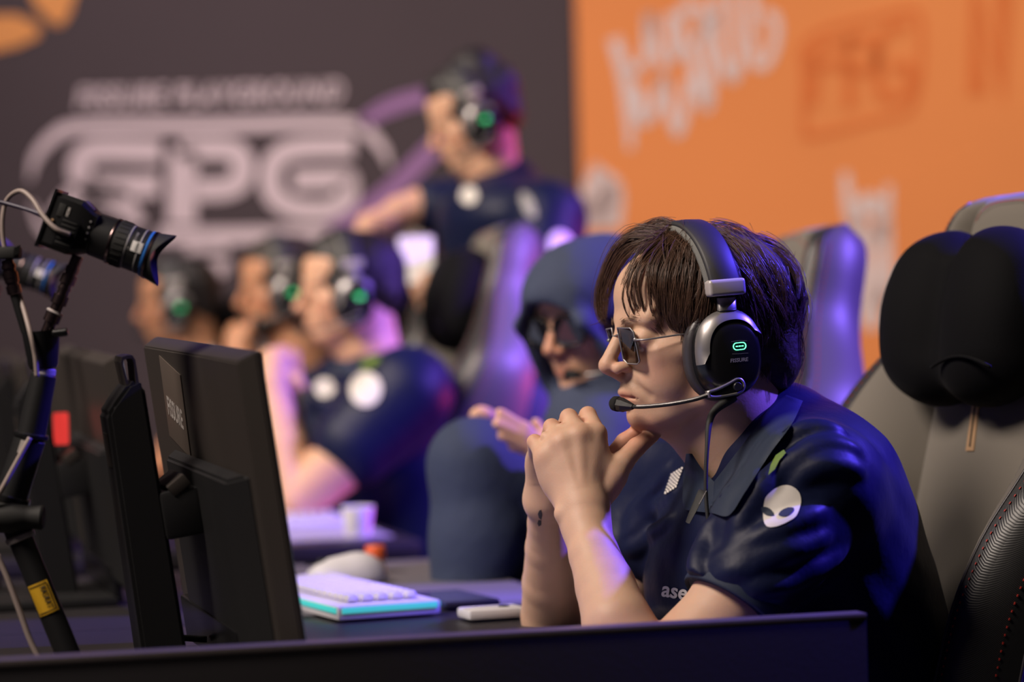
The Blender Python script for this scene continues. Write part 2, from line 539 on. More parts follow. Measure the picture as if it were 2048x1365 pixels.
# ---------------------------------------------------------------- signed-distance sculpting
class SDF:
    def __init__(self, h):
        self.h = h; self.ops = []; self.M = None

    def _p(self, p):
        p = np.asarray(p, dtype=float)
        if self.M is None:
            return p
        return (self.M[:3, :3] @ p) + self.M[:3, 3]

    def _s(self):
        return 1.0 if self.M is None else float(np.linalg.norm(self.M[:3, 0]))

    def rc(self, a, b, ra, rb, k=0.008, sub=False, flat=None):
        s = self._s()
        if flat is not None:
            n = np.asarray(flat[0], dtype=float)
            if self.M is not None:
                n = self.M[:3, :3] @ n
            flat = (n / np.linalg.norm(n), flat[1])
        self.ops.append(('rc', self._p(a), self._p(b), ra * s, rb * s, k * s if self.M is not None else k, sub, flat))

    def chain(self, pts, rs, k=0.008, **kw):
        for i in range(len(pts) - 1):
            self.rc(pts[i], pts[i + 1], rs[i], rs[i + 1], k, **kw)

    def el(self, c, r, k=0.008, sub=False, rot=None):
        s = self._s()
        A = np.eye(3) if rot is None else np.asarray(rot, dtype=float)
        if self.M is not None:
            A = (self.M[:3, :3] / s) @ A
        self.ops.append(('el', self._p(c), np.asarray(r, dtype=float) * s, A, k * s if self.M is not None else k, sub))

    def cut(self, p, n):
        """remove everything on the side the normal n points to"""
        self.ops.append(('cut', self._p(p), np.asarray(n, dtype=float) / np.linalg.norm(n)))

    def build(self):
        h = self.h
        lo = np.full(3, 1e9); hi = np.full(3, -1e9)
        for op in self.ops:
            if op[0] == 'rc' and not op[6]:
                r = max(op[3], op[4])
                lo = np.minimum(lo, np.minimum(op[1], op[2]) - r); hi = np.maximum(hi, np.maximum(op[1], op[2]) + r)
            elif op[0] == 'el' and not op[5]:
                e = np.sqrt(((op[3] * op[2]) ** 2).sum(1))
                lo = np.minimum(lo, op[1] - e); hi = np.maximum(hi, op[1] + e)
        lo -= 4 * h; hi += 4 * h
        n = np.ceil((hi - lo) / h).astype(int) + 1
        ax = [(lo[i] + h * np.arange(n[i])).astype(np.float32) for i in range(3)]
        G = np.full(n, 0.5, dtype=np.float32)
        for op in self.ops:
            if op[0] == 'cut':
                d = ((ax[0] - op[1][0]) * op[2][0])[:, None, None] + ((ax[1] - op[1][1]) * op[2][1])[None, :, None] + ((ax[2] - op[1][2]) * op[2][2])[None, None, :]
                np.maximum(G, d.astype(np.float32), out=G)
                continue
            if op[0] == 'rc':
                _, a, b, ra, rb, k, sub, flat = op
                r = max(ra, rb)
                l2, h2 = np.minimum(a, b) - r, np.maximum(a, b) + r
            else:
                _, c, rr, A, k, sub = op
                e = np.sqrt(((A * rr) ** 2).sum(1))
                l2, h2 = c - e, c + e
            mg = max(k, 4 * h) + 2 * h
            i0 = np.clip(np.floor((l2 - mg - lo) / h).astype(int), 0, n); i1 = np.clip(np.ceil((h2 + mg - lo) / h).astype(int) + 1, 0, n)
            if np.any(i1 <= i0):
                continue
            sl = tuple(slice(i0[q], i1[q]) for q in range(3))
            X = ax[0][sl[0]][:, None, None]; Yv = ax[1][sl[1]][None, :, None]; Z = ax[2][sl[2]][None, None, :]
            if op[0] == 'rc':
                x, y, z = X - np.float32(a[0]), Yv - np.float32(a[1]), Z - np.float32(a[2])
                ba = (b - a).astype(np.float32)
                L2 = float((ba * ba).sum()) + 1e-12
                t = np.clip((x * ba[0] + y * ba[1] + z * ba[2]) / L2, 0, 1)
                dx, dy, dz = x - t * ba[0], y - t * ba[1], z - t * ba[2]
                sc = 1.0
                if flat is not None:
                    nn, f = flat
                    q = (dx * nn[0] + dy * nn[1] + dz * nn[2]) * (1 / f - 1)
                    dx, dy, dz = dx + q * nn[0], dy + q * nn[1], dz + q * nn[2]
                    sc = min(1.0, f) ** 0.5
                d = (np.sqrt(dx * dx + dy * dy + dz * dz) - (ra + (rb - ra) * t)) * sc
            else:
                x, y, z = X - np.float32(c[0]), Yv - np.float32(c[1]), Z - np.float32(c[2])
                q0 = (x * A[0, 0] + y * A[1, 0] + z * A[2, 0]) / rr[0]
                q1 = (x * A[0, 1] + y * A[1, 1] + z * A[2, 1]) / rr[1]
                q2 = (x * A[0, 2] + y * A[1, 2] + z * A[2, 2]) / rr[2]
                k0 = np.sqrt(q0 * q0 + q1 * q1 + q2 * q2)
                k1 = np.sqrt((q0 / rr[0]) ** 2 + (q1 / rr[1]) ** 2 + (q2 / rr[2]) ** 2) + 1e-9
                d = k0 * (k0 - 1) / k1
            d = d.astype(np.float32)
            g = G[sl]
            if sub:
                d = -d
                hh = np.clip(0.5 - 0.5 * (g - d) / k, 0, 1)
                G[sl] = g + (d - g) * hh + k * hh * (1 - hh)
            else:
                hh = np.clip(0.5 + 0.5 * (g - d) / k, 0, 1)
                G[sl] = g + (d - g) * hh - k * hh * (1 - hh)
        return surface_nets(G, lo, h)


def surface_nets(F, o, h):
    nx, ny, nz = F.shape
    S = F < 0
    any_ = np.zeros((nx - 1, ny - 1, nz - 1), bool); all_ = np.ones_like(any_)
    cs = [(i, j, k) for i in (0, 1) for j in (0, 1) for k in (0, 1)]
    for i, j, k in cs:
        c = S[i:nx - 1 + i, j:ny - 1 + j, k:nz - 1 + k]
        any_ |= c; all_ &= c
    act = any_ & ~all_
    idx = np.argwhere(act)
    val = {c: F[idx[:, 0] + c[0], idx[:, 1] + c[1], idx[:, 2] + c[2]] for c in cs}
    acc = np.zeros((len(idx), 3)); cnt = np.zeros(len(idx))
    for c in cs:
        for q in range(3):
            if c[q] == 0:
                e = list(c); e[q] = 1; e = tuple(e)
                va, vb = val[c], val[e]
                mk_ = (va < 0) != (vb < 0)
                t = np.where(mk_, va / np.where(mk_, va - vb, 1), 0)
                pos = np.tile(np.array(c, dtype=float), (len(idx), 1)); pos[:, q] += t
                acc += pos * mk_[:, None]; cnt += mk_
    V = o + h * (idx + acc / cnt[:, None])
    lut = np.full(act.shape, -1, dtype=np.int32); lut[act] = np.arange(len(idx), dtype=np.int32)
    faces = []
    for q in range(3):
        a = [slice(None)] * 3; b = [slice(None)] * 3
        a[q] = slice(0, -1); b[q] = slice(1, None)
        m_ = S[tuple(a)] != S[tuple(b)]
        r, s = [(1, 2), (2, 0), (0, 1)][q]
        e = np.argwhere(m_)
        e = e[(e[:, r] > 0) & (e[:, s] > 0) & (e[:, r] < F.shape[r] - 1) & (e[:, s] < F.shape[s] - 1)]
        ins = S[e[:, 0], e[:, 1], e[:, 2]]
        def cell(dr, ds):
            c = e.copy(); c[:, r] -= dr; c[:, s] -= ds
            return lut[c[:, 0], c[:, 1], c[:, 2]]
        f = np.stack([cell(1, 1), cell(0, 1), cell(0, 0), cell(1, 0)], 1)
        f[~ins] = f[~ins][:, ::-1]
        faces.append(f)
    return V, np.concatenate(faces)


def laplace(V, F, it=2, lam=0.5):
    e = np.concatenate([F[:, [0, 1]], F[:, [1, 2]], F[:, [2, 3]], F[:, [3, 0]]])
    n = len(V)
    for _ in range(it):
        s = np.zeros((n, 3)); c = np.bincount(e[:, 0], minlength=n) + np.bincount(e[:, 1], minlength=n)
        for q in range(3):
            s[:, q] = np.bincount(e[:, 0], V[e[:, 1], q], n) + np.bincount(e[:, 1], V[e[:, 0], q], n)
        V = V + lam * (s / np.maximum(c, 1)[:, None] - V)
    return V


def sdf_obj(name, S, mt, parent=None, smooth_it=1):
    V, F = S.build()
    if smooth_it:
        V = laplace(V, F, smooth_it, 0.4)
    o = mk(name, V, F, mt, parent)
    return o, V, F


def set_blush(o, r, g):
    at = o.data.color_attributes.new('blush', 'FLOAT_COLOR', 'POINT')
    c = np.zeros((len(r), 4), dtype=np.float32); c[:, 0] = r; c[:, 1] = g; c[:, 3] = 1
    at.data.foreach_set('color', c.ravel())


def ball(V, c, r):
    """soft 0..1 weight around c"""
    d = np.sqrt((((V - np.asarray(c)) / np.asarray(r)) ** 2).sum(1))
    return np.clip(1.3 - d, 0, 1) ** 1.0 * (d < 1.3)


def settle(root):
    """children of root were modelled in world coordinates"""
    inv = (Matrix.Translation(root.location) @ root.rotation_euler.to_matrix().to_4x4()).inverted()
    for ch in root.children:
        ch.matrix_parent_inverse = inv


# ---------------------------------------------------------------- the setting
YW = 8.2
fl = mk('floor', [(-6, -1.5, 0), (6, -1.5, 0), (6, 9.5, 0), (-6, 9.5, 0)], [(0, 1, 2, 3)], M_['floor'], None, False)
tag(fl, 'black stage floor under the desks', kind='structure')
corner = P(1156, 220, YW)
wall_b = box('wall_back', (7.0, 0.12, 4.6), (corner[0] - 3.5, YW + 0.06, 2.3), M_['wall'], None, 0.0)
tag(wall_b, 'dark printed back wall with a pale logo', kind='structure')
# orange banner wall: starts at the corner and comes towards the camera on the right
BANG = R(-13)
bx_ = np.array([math.cos(BANG), math.sin(BANG), 0])
bn_ = np.array([bx_[1], -bx_[0], 0]) * 1.0
B0 = np.array([corner[0], YW - 0.03, 0])
Mb = Matrix(((bx_[0], 0, bn_[0], B0[0]), (bx_[1], 0, bn_[1], B0[1]), (0, 1, 0, 0), (0, 0, 0, 1)))   # local x along, y up, z out of the wall
wall_r = prism('wall_right', [(0, 0), (4.2, 0), (4.2, 4.6), (0, 4.6)], 0.10, M_['orange'], None, Mb @ Matrix.Translation((0, 0, -0.10)))
tag(wall_r, 'orange printed banner wall with pale lettering', kind='structure')


def on_back(px, py):
    p = P(px, py, YW)
    return (p[0], p[2])


def on_banner(px, py):
    d = fwd * FPX + CR * (px - 1024) + CU * (682.5 - py)
    t = np.dot(B0 - CAM, bn_) / np.dot(d, bn_)
    p = CAM + d * t
    return (float(np.dot(p - B0, bx_)), float(p[2]))


Mw = Matrix(((1, 0, 0, 0), (0, 0, -1, YW), (0, 1, 0, 0), (0, 0, 0, 1)))
PXW = YW / FPX            # metres per photo pixel on the back wall


def stroke(name, pts, width, mt, parent, conv, M, curve=0, closed=False, t=0.004, zoom=None):
    q = [conv(*((p[0] / zoom[0] + zoom[1], p[1] / zoom[0] + zoom[2]) if zoom else p)) for p in pts]
    q = np.array(q)
    if curve:
        if closed:
            q3 = np.vstack([q, q[:1]])
            q = spline(q3, curve)[:-1]
        else:
            q = spline(q, curve)
    k = PXW / (zoom[0] if zoom else 1)
    wd = np.interp(np.linspace(0, 1, len(q)), np.linspace(0, 1, np.size(width)), np.atleast_1d(width)) * k
    V, F = ribbon_data(q, wd, t, closed)
    V = [M @ Vector(v) for v in V]
    return mk(name, V, F, mt, parent, False)


Z1 = (2.353, 0, 0)
lg = {'mt': M_['print_w'], 'parent': wall_b, 'conv': on_back, 'M': Mw, 'zoom': Z1}
# big three-letter emblem inside an open capsule
stroke('letter_f', [(758, 712), (480, 705), (400, 730), (375, 790), (395, 850), (450, 880), (748, 872)], 112, curve=40, **lg)
stroke('letter_f', [(480, 885), (340, 930), (250, 1010)], [60, 95, 40], curve=14, **lg)
stroke('letter_f', [(430, 900), (560, 945), (665, 1060)], [60, 120, 45], curve=14, **lg)
stroke('letter_p', [(856, 1055), (862, 705)], 135, **lg)
stroke('letter_p', [(850, 705), (1060, 702), (1130, 735), (1145, 795), (1120, 860), (1050, 890), (920, 892)], 105, curve=40, **lg)
stroke('letter_g', [(1665, 690), (1400, 700), (1300, 750), (1270, 840), (1300, 930), (1400, 985), (1550, 988), (1625, 940), (1635, 860), (1600, 842), (1380, 848)], 100, curve=70, **lg)
stroke('capsule_line', [(140, 850), (170, 740), (260, 640), (400, 597), (1000, 592), (1600, 580), (1720, 620), (1800, 700), (1835, 790)], [12, 44, 60, 64, 64, 64, 60, 44, 12], curve=90, **lg)
stroke('capsule_line', [(150, 960), (190, 1060), (250, 1110)], [14, 40, 55], curve=20, **lg)
stroke('capsule_line', [(740, 1112), (1200, 1108), (1500, 1100), (1620, 1085)], [78, 80, 70, 20], curve=30, **lg)
stroke('emblem_drop', [(880, 1190), (975, 1180), (1075, 1190)], [60, 90, 60], curve=12, **lg)
stroke('emblem_drop', [(965, 1190), (975, 1340)], [215, 225, 190, 60], curve=20, **lg)
stroke('emblem_dot', [(985, 1235), (1000, 1262)], [14, 34, 14], mt=M_['wall'], parent=wall_b, conv=on_back, M=Mw, zoom=Z1, curve=8, t=0.006)
a_, b_ = on_back(150, 206), on_back(684, 192)
V, F = text_mesh('FISSURE PLAYGROUND', 1.0, 0.025, 0.25, 0.002, 1.1)
sc = (b_[0] - a_[0]) / (V[:, 0].max() - V[:, 0].min())
V = V * np.array([sc, sc * 1.30, 1])
mk('wall_lettering', [Mw @ Vector((v[0] + (a_[0] + b_[0]) / 2, v[1] + (a_[1] + b_[1]) / 2 + 0.01, v[2] + 0.002)) for v in V], F, M_['print_w'], wall_b, False)
lp = dict(lg, mt=M_['print_p'])
stroke('purple_swoosh', [(1690, 590), (1800, 520), (1900, 480), (2010, 455)], [60, 78, 78], curve=24, **lp)
stroke('purple_swoosh', [(2080, 660), (1980, 760), (1860, 880), (1700, 1000), (1540, 1085)], [85, 90, 85, 60], curve=30, **lp)
lo_ = dict(lg, mt=M_['print_o'])
stroke('orange_petal', [(-160, 190), (-40, 160), (80, 145), (185, 150)], [120, 170, 150, 50], curve=24, **lo_)
stroke('orange_petal', [(260, -120), (255, -20), (270, 60), (275, 120)], [260, 210, 130, 30], curve=24, **lo_)

Z3 = (2.207, 1120, 0)
ob = {'mt': M_['print_g'], 'parent': wall_r, 'conv': on_banner, 'M': Mb, 'zoom': Z3}
for q, wd in [([(240, 170), (285, 330), (305, 480), (312, 660)], [60, 62, 55, 25]), ([(290, 320), (372, 270), (396, 60)], [45, 40, 48]),
              ([(396, 60), (430, 230), (470, 300)], 42), ([(345, 380), (370, 530), (420, 470), (455, 330)], [52, 50, 40, 36]),
              ([(455, 330), (480, 470), (525, 590), (565, 420), (560, 350)], [40, 52, 30, 46, 40]), ([(480, 60), (500, 250), (540, 180), (520, 60)], 38),
              ([(520, 60), (590, 30), (640, 80), (610, 190)], 46), ([(570, 190), (600, 320), (650, 470), (670, 300)], [46, 56, 44, 46]),
              ([(670, 300), (640, 160), (690, 60)], 44), ([(690, -20), (705, 200), (760, 340), (800, 250)], [46, 44, 54, 40]),
              ([(800, 250), (770, 60), (770, -30)], 42), ([(850, -30), (850, 150)], 46)]:
    stroke('spray_letter', q, wd, curve=24, **ob)
stroke('spray_letter', [(905, 55), (952, 90), (950, 190), (905, 285), (860, 270), (850, 160)], 42, curve=40, **ob)
stroke('round_badge', [(150, 980), (185, 850), (190, 1010)], [120, 170, 190, 160], curve=16, **ob)
od = dict(ob, mt=M_['orange_d'])
stroke('faint_capsule', [(1080, 330), (1075, 210), (1180, 130), (1420, 75), (1540, 50), (1590, 90), (1590, 330), (1540, 490), (1400, 530), (1120, 600), (1080, 560)], 26, curve=80, closed=True, **od)
stroke('faint_letter_f', [(1290, 180), (1140, 215), (1120, 280), (1270, 290)], 46, curve=24, **od)
stroke('faint_letter_f', [(1130, 290), (1110, 470)], 46, **od)
stroke('faint_letter_p', [(1280, 480), (1285, 190), (1370, 190), (1385, 290), (1290, 320)], 46, curve=30, **od)
stroke('faint_letter_g', [(1540, 110), (1430, 150), (1405, 300), (1430, 430), (1530, 410), (1540, 300), (1460, 300)], 46, curve=40, **od)
stroke('faint_letter_n', [(1840, 420), (1830, -60), (1950, 380), (1960, -60)], 75, **od)
Zh = (1, 0, 0)
oh = dict(ob, zoom=None)
stroke('horn_hand_emblem', [(1690, 345), (1697, 400), (1712, 460)], [14, 24, 30], curve=12, **oh)
stroke('horn_hand_emblem', [(1778, 370), (1772, 420), (1760, 470)], [12, 22, 28], curve=12, **oh)
stroke('horn_hand_emblem', [(1712, 425), (1740, 408), (1764, 425)], [30, 44, 30], curve=12, **oh)
stroke('horn_hand_emblem', [(1716, 440), (1722, 520), (1738, 600), (1744, 660)], [40, 56, 62, 20], curve=20, **oh)
stroke('horn_hand_emblem', [(1766, 440), (1770, 500), (1772, 560), (1752, 620)], [34, 28, 30, 24], curve=16, **oh)
stroke('horn_hand_emblem', [(1735, 480), (1768, 470)], [30, 34], **oh)

# ---------------------------------------------------------------- desks
ROT_ROW = Matrix(((GZ[0], RW[0], 0, 0), (GZ[1], RW[1], 0, 0), (0, 0, 1, 0), (0, 0, 0, 1)))    # x = towards the screens, y = along the row


def row_obj(name, a, b, z, turn=0.0):
    p = FR(a, b, z)
    return empty(name, p, math.atan2(GZ[1], GZ[0]) + turn)


SEATS = [0.22, 1.12, 2.40, 3.10, 3.90]      # places along the row
desk_labels = ['black gaming desk nearest the camera, under the player with folded hands',
               'black gaming desk in front of the hooded player',
               'black gaming desk under the elbows of the player with clasped hands',
               'black gaming desk in front of the bearded player',
               'farthest black gaming desk, at the left end of the row']
edges_ = [(-0.06, 0.66), (0.66, 1.42), (1.80, 2.72), (2.72, 3.50), (3.50, 4.40)]
for i in range(5):
    b0, b1 = edges_[i][0] + 0.004, edges_[i][1] - 0.004
    wd = b1 - b0
    t = row_obj('gaming_desk', 0, (b0 + b1) / 2, 0)
    tag(t, desk_labels[i], 'desk', 'gaming desks in the row')
    box('desk_top', (0.92, wd, 0.03), (0.46, 0, DESK_Z - 0.015), M_['desk'], t, 0.003)
    for sy in (-1, 1):
        for lx in (0.12, 0.84):
            box('leg', (0.06, 0.04, DESK_Z - 0.03), (lx, sy * (wd / 2 - 0.05), (DESK_Z - 0.03) / 2), M_['blk'], t, 0.004)
    box('modesty_panel', (0.018, wd - 0.12, 0.34), (0.80, 0, DESK_Z - 0.22), M_['desk'], t, 0.002)

# side panel that closes the row towards the camera
pr, plft = P(1725, 1224, 2.38), P(-140, 1318, 2.17)
d_ = (plft - pr); L_ = float(np.linalg.norm(d_[:2])); ang = math.atan2(d_[1], d_[0])
pt = empty('side_panel', (pr[0], pr[1], 0), ang)
tag(pt, 'low black end panel in front of the nearest desk', 'panel')
ztop = float(pr[2])
box('board', (L_, 0.022, ztop - 0.004), (L_ / 2, 0, (ztop - 0.004) / 2), M_['desk'], pt, 0.0015)
box('lit_edge_strip', (L_, 0.026, 0.007), (L_ / 2, 0, ztop - 0.0035), mat('lit_edge_tone', (0.085, 0.07, 0.07), 0.38, bump=(60, 0.2, 0.001)), pt, 0.002)  # paler than the board, painting in the light caught along its top edge


# ---------------------------------------------------------------- monitors
def make_monitor(stick=False):
    """local x = away from the player (back of the screen), y = along the row, origin on the desk below the panel"""
    t = empty('monitor')
    W, H = 0.545, 0.325
    Mt = Matrix.Translation((0, 0, 0.180)) @ Matrix.Rotation(R(8), 4, 'Y') @ Matrix.Rotation(R(-2.2), 4, 'X')
    # thin panel with a deeper housing whose edges are chamfered
    bm = bmesh.new()
    def ring(x, w2, h0, h1):
        return [bm.verts.new((x, sy * w2, z)) for sy, z in ((-1, h0), (1, h0), (1, h1), (-1, h1))]
    r = [ring(-0.012, W / 2, -H / 2, H / 2), ring(-0.007, W / 2, -H / 2, H / 2), ring(0.010, W / 2 - 0.014, -H / 2 + 0.004, H / 2 - 0.0075)]
    bm.faces.new(list(reversed(r[0])))
    for a, b in zip(r, r[1:]):
        for i in range(4):
            bm.faces.new((a[i], a[(i + 1) % 4], b[(i + 1) % 4], b[i]))
    bm.faces.new(r[-1])
    bmesh.ops.bevel(bm, geom=list(bm.edges), offset=0.0015, segments=2, affect='EDGES')
    bm.transform(Mt)
    body = from_bm('back_shell', bm, M_['mon'], t, True, 30)
    # raised lower housing, blacker than the shell to stand in for shade low down
    bm = bmesh.new()
    pts = [(0.010, -0.145, -0.155), (0.010, 0.235, -0.155), (0.010, 0.235, 0.045), (0.010, -0.145, 0.045)]
    pt2 = [(0.026, -0.13, -0.135), (0.026, 0.19, -0.135), (0.026, 0.19, 0.038), (0.026, -0.13, 0.038)]
    a = [bm.verts.new(v) for v in pts]; b = [bm.verts.new(v) for v in pt2]
    bm.faces.new(list(reversed(a))); bm.faces.new(b)
    for i in range(4):
        bm.faces.new((a[i], a[(i + 1) % 4], b[(i + 1) % 4], b[i]))
    bmesh.ops.bevel(bm, geom=list(bm.edges), offset=0.003, segments=2, affect='EDGES')
    bm.transform(Mt)
    from_bm('rear_housing', bm, M_['blk'], t, True, 30)
    sc = box('screen', (0.002, W - 0.016, H - 0.022), (0, 0, 0), M_['screen'], t, 0.0, rot=None)
    sc.data.transform(Mt @ Matrix.Translation((-0.0125, 0, 0.003)))
    # hinge arm from the housing to the column
    hb = box('tilt_joint', (0.040, 0.07, 0.050), (0, 0, 0), M_['blk'], t, 0.005)
    hb.data.transform(Mt @ Matrix.Translation((0.045, 0, -0.005)))
    cap_ = box('joint_cap', (0.022, 0.072, 0.014), (0, 0, 0), M_['mon'], t, 0.002)
    cap_.data.transform(Mt @ Matrix.Translation((0.044, 0, 0.024)) @ Matrix.Rotation(R(30), 4, 'Y'))
    # column: a leaning slab with a slanted shoulder and a carrying loop on top
    prof = [(0.062, -0.172), (0.108, -0.166), (0.104, 0.108), (0.098, 0.116), (0.078, 0.136), (0.068, 0.138), (0.062, 0.13)]
    bm = bmesh.new()
    vs = [bm.verts.new((x, -0.030, z)) for x, z in prof]
    f = bm.faces.new(vs)
    e = bmesh.ops.extrude_face_region(bm, geom=[f])
    bmesh.ops.translate(bm, vec=(0, 0.060, 0), verts=[v for v in e['geom'] if isinstance(v, bmesh.types.BMVert)])
    bmesh.ops.bevel(bm, geom=list(bm.edges), offset=0.004, segments=2, affect='EDGES')
    bm.transform(Mt)
    cl = from_bm('stand_column', bm, M_['blk'], t, True, 35)
    lp_ = [(0.066, -0.02, 0.130), (0.066, -0.02, 0.158), (0.068, -0.02, 0.1635), (0.073, -0.02, 0.1645), (0.079, -0.02, 0.1635), (0.081, -0.02, 0.158), (0.079, -0.02, 0.130)]
    lp2 = [tuple(Mt @ Vector(v)) for v in lp_]
    V, F = [], []
    for i_, p_ in enumerate(lp_):          # flat bent strip, open in the middle
        for d_ in (0, 1):
            inn = Vector((0.0735, 0, 0.146)); q_ = Vector(p_)
            o2 = q_ if d_ == 0 else q_ + (Vector((inn.x, q_.y, q_.z if i_ in (0, 6) else inn.z)) - q_).normalized() * 0.0035
            for yy in (-0.022, 0.022):
                V.append(Mt @ Vector((o2.x, yy, o2.z)))
    for i_ in range(6):
        a_ = i_ * 4; b2 = a_ + 4
        F += [(a_, b2, b2 + 1, a_ + 1), (a_ + 2, a_ + 3, b2 + 3, b2 + 2), (a_, a_ + 2, b2 + 2, b2), (a_ + 1, b2 + 1, b2 + 3, a_ + 3)]
    F += [(0, 1, 3, 2), (24, 26, 27, 25)]
    mk('carry_loop', V, F, M_['mon'], t, False)
    tg = box('column_tag', (0.0015, 0.024, 0.035), (0, 0, 0), M_['mon'], t, 0.0)
    tg.data.transform(Mt @ Matrix.Translation((0.1055, 0, 0.07)))
    box('stand_base', (0.20, 0.26, 0.012), (0.10, 0, 0.0065), M_['blk'], t, 0.004)
    bt = box('port_cover', (0.012, 0.30, 0.05), (0, 0, 0), M_['blk_s'], t, 0.003)
    bt.data.transform(Mt @ Matrix.Translation((0.022, -0.02, -0.145)))
    for yb in (-0.10, -0.13):
        bn = rod('button', (0.010, yb, -0.10), (0.020, yb, -0.10), 0.006, 0.006, M_['blk_s'], t, 12)
        bn.data.transform(Mt)
    return t, Mt


mon, MT = make_monitor()
mon.location = tuple(FR(0.545, 0.22, DESK_Z + 0.0))
mon.rotation_euler = (0, 0, math.atan2(GZ[1], GZ[0]) + R(4))
tag(mon, 'black monitor seen from behind with a brown film strip, nearest the camera', 'monitor', 'monitors on the desks')
more_mon = []
for i, (a, b, tr, lb) in enumerate([(0.60, 1.06, 3, 'blurred dark monitor behind the nearest one, in front of the hooded player'),
                                    (0.60, 2.02, 2, 'blurred black monitor at the left, behind the second camera arm'),
                                    (0.62, 2.95, 2, 'far black monitor in front of the bearded player'),
                                    (0.62, 3.75, 2, 'farthest black monitor, at the left end of the row')]):
    c = copy_tree(mon)
    c.location = tuple(FR(a, b, DESK_Z)); c.rotation_euler = (0, 0, math.atan2(GZ[1], GZ[0]) + R(tr))
    tag(c, lb); more_mon.append(c)
# film strip with the maker's lettering on the near monitor
st = box('film_strip', (0.0012, 0.112, 0.092), (0, 0, 0), M_['sticker'], mon, 0.0004)
Ms = MT @ Matrix.Translation((0.0108, -0.108, 0.094)) @ Matrix.Rotation(R(-9), 4, 'X')
st.data.transform(Ms)
V, F = text_mesh('FISSURE', 0.030, 0.0007, 0.1, 0.0002)
lt = mk('film_lettering', [Ms @ Vector((0.0011, -v[0] * 0.80 * -1, v[1] * 1.0 - 0.008)) for v in V], F, M_['let'], st, False)
# signal cable hanging under the near monitor
tube('signal_cable', [MT @ Vector((0.03, -0.03, -0.15)), (0.05, -0.04, 0.03), (0.09, -0.05, 0.006), (0.15, -0.07, 0.004)], 0.0035, M_['rub'], mon, 8, 24)


# ---------------------------------------------------------------- keyboards, mice, pads and clutter
def make_keyboard():
    """long axis y, origin at the centre of the base, x away from the player"""
    t = empty('keyboard')
    W, D, Hh = 0.355, 0.135, 0.018
    box('case', (D, W, Hh), (0, 0, Hh / 2), M_['wht'], t, 0.004)
    for sx in (-1, 1):
        box('light_strip', (0.0025, W - 0.01, 0.007), (sx * (D / 2 + 0.0004), 0, 0.012), M_['led_c'], t, 0.0005)
    for sy in (-1, 1):
        box('light_strip', (D - 0.01, 0.0025, 0.007), (0, sy * (W / 2 + 0.0004), 0.012), M_['led_c'], t, 0.0005)
    key = box('keycap', (0.0158, 0.0158, 0.009), (0, 0, 0), M_['key'], t, 0.002, None, 1, (0.78, 0.78))
    km = key.data
    first = True
    for r in range(5):
        for c in range(16):
            if r == 4 and 4 <= c <= 8:
                continue
            k = key if first else bpy.data.objects.new('keycap', km)
            if not first:
                col.objects.link(k); k.parent = t
            first = False
            k.location = (0.048 - r * 0.0195 - 0.008, -W / 2 + 0.032 + c * 0.0195, Hh + 0.006)
    box('space_bar', (0.0158, 0.094, 0.008), (-0.038, -W / 2 + 0.032 + 6 * 0.0195, Hh + 0.0055), M_['key'], t, 0.002)
    return t


kb = make_keyboard()
kb.rotation_euler = (0, 0, math.atan2(GZ[1], GZ[0]) + R(10))


def on_z(px, py, z):
    d = fwd * FPX + CR * (px - 1024) + CU * (682.5 - py)
    return CAM + d * ((z - CAM[2]) / d[2])


PADZ = DESK_Z + 0.003
kp = on_z(735, 1222, PADZ + 0.01)
kb.location = (kp[0] - 0.045, kp[1] + 0.17, PADZ)
tag(kb, 'white keyboard with cyan edge lighting beside the near monitor', 'keyboard', 'keyboards')
kb2 = copy_tree(kb)
p_ = FR(0.13, 2.36, PADZ)
kb2.location = tuple(p_); kb2.rotation_euler = (0, 0, math.atan2(GZ[1], GZ[0]))
for ch in list(kb2.children):
    if ch.name.startswith('light_strip'): bpy.data.objects.remove(ch)
tag(kb2, 'blurred white keyboard under the elbow of the player with clasped hands')


def pad(a, b, wa, wb, mt, label, name='mouse_pad', z=DESK_Z, turn=0):
    t = box(name, (wa, wb, 0.003), (0, 0, 0.0015), mt, None, 0.001)
    t.location = tuple(FR(a, b, z)); t.rotation_euler = (0, 0, math.atan2(GZ[1], GZ[0]) + turn)
    return tag(t, label, 'mouse pad', 'mouse pads')


pad(0.25, 0.17, 0.42, 0.42, M_['pad_w'], 'pale violet lit mouse pad just behind the end panel')
pad(0.25, 1.04, 0.42, 0.72, M_['pad'], 'grey mouse pad under the cyan lit keyboard')
pad(0.20, 2.30, 0.34, 0.80, M_['pad_w'], 'blurred pale mouse pad under the player with clasped hands')


def make_mouse(loc, turn, label, mt):
    t = empty('computer_mouse', loc, turn)
    S = SDF(0.003)
    S.el((0, 0, 0.004), (0.062, 0.033, 0.036), 0.004)
    S.el((-0.02, 0, 0.006), (0.038, 0.032, 0.037), 0.01)
    S.cut((0, 0, 0.001), (0, 0, -1))
    sdf_obj('shell', S, mt, t, 2)
    rod('scroll_wheel', (0.034, -0.004, 0.030), (0.034, 0.004, 0.030), 0.008, 0.008, M_['rub'], t, 16)
    box('button_seam', (0.05, 0.0012, 0.004), (0.035, 0, 0.0305), M_['ink'], t, 0.0)
    return tag(t, label, 'mouse', 'computer mice')


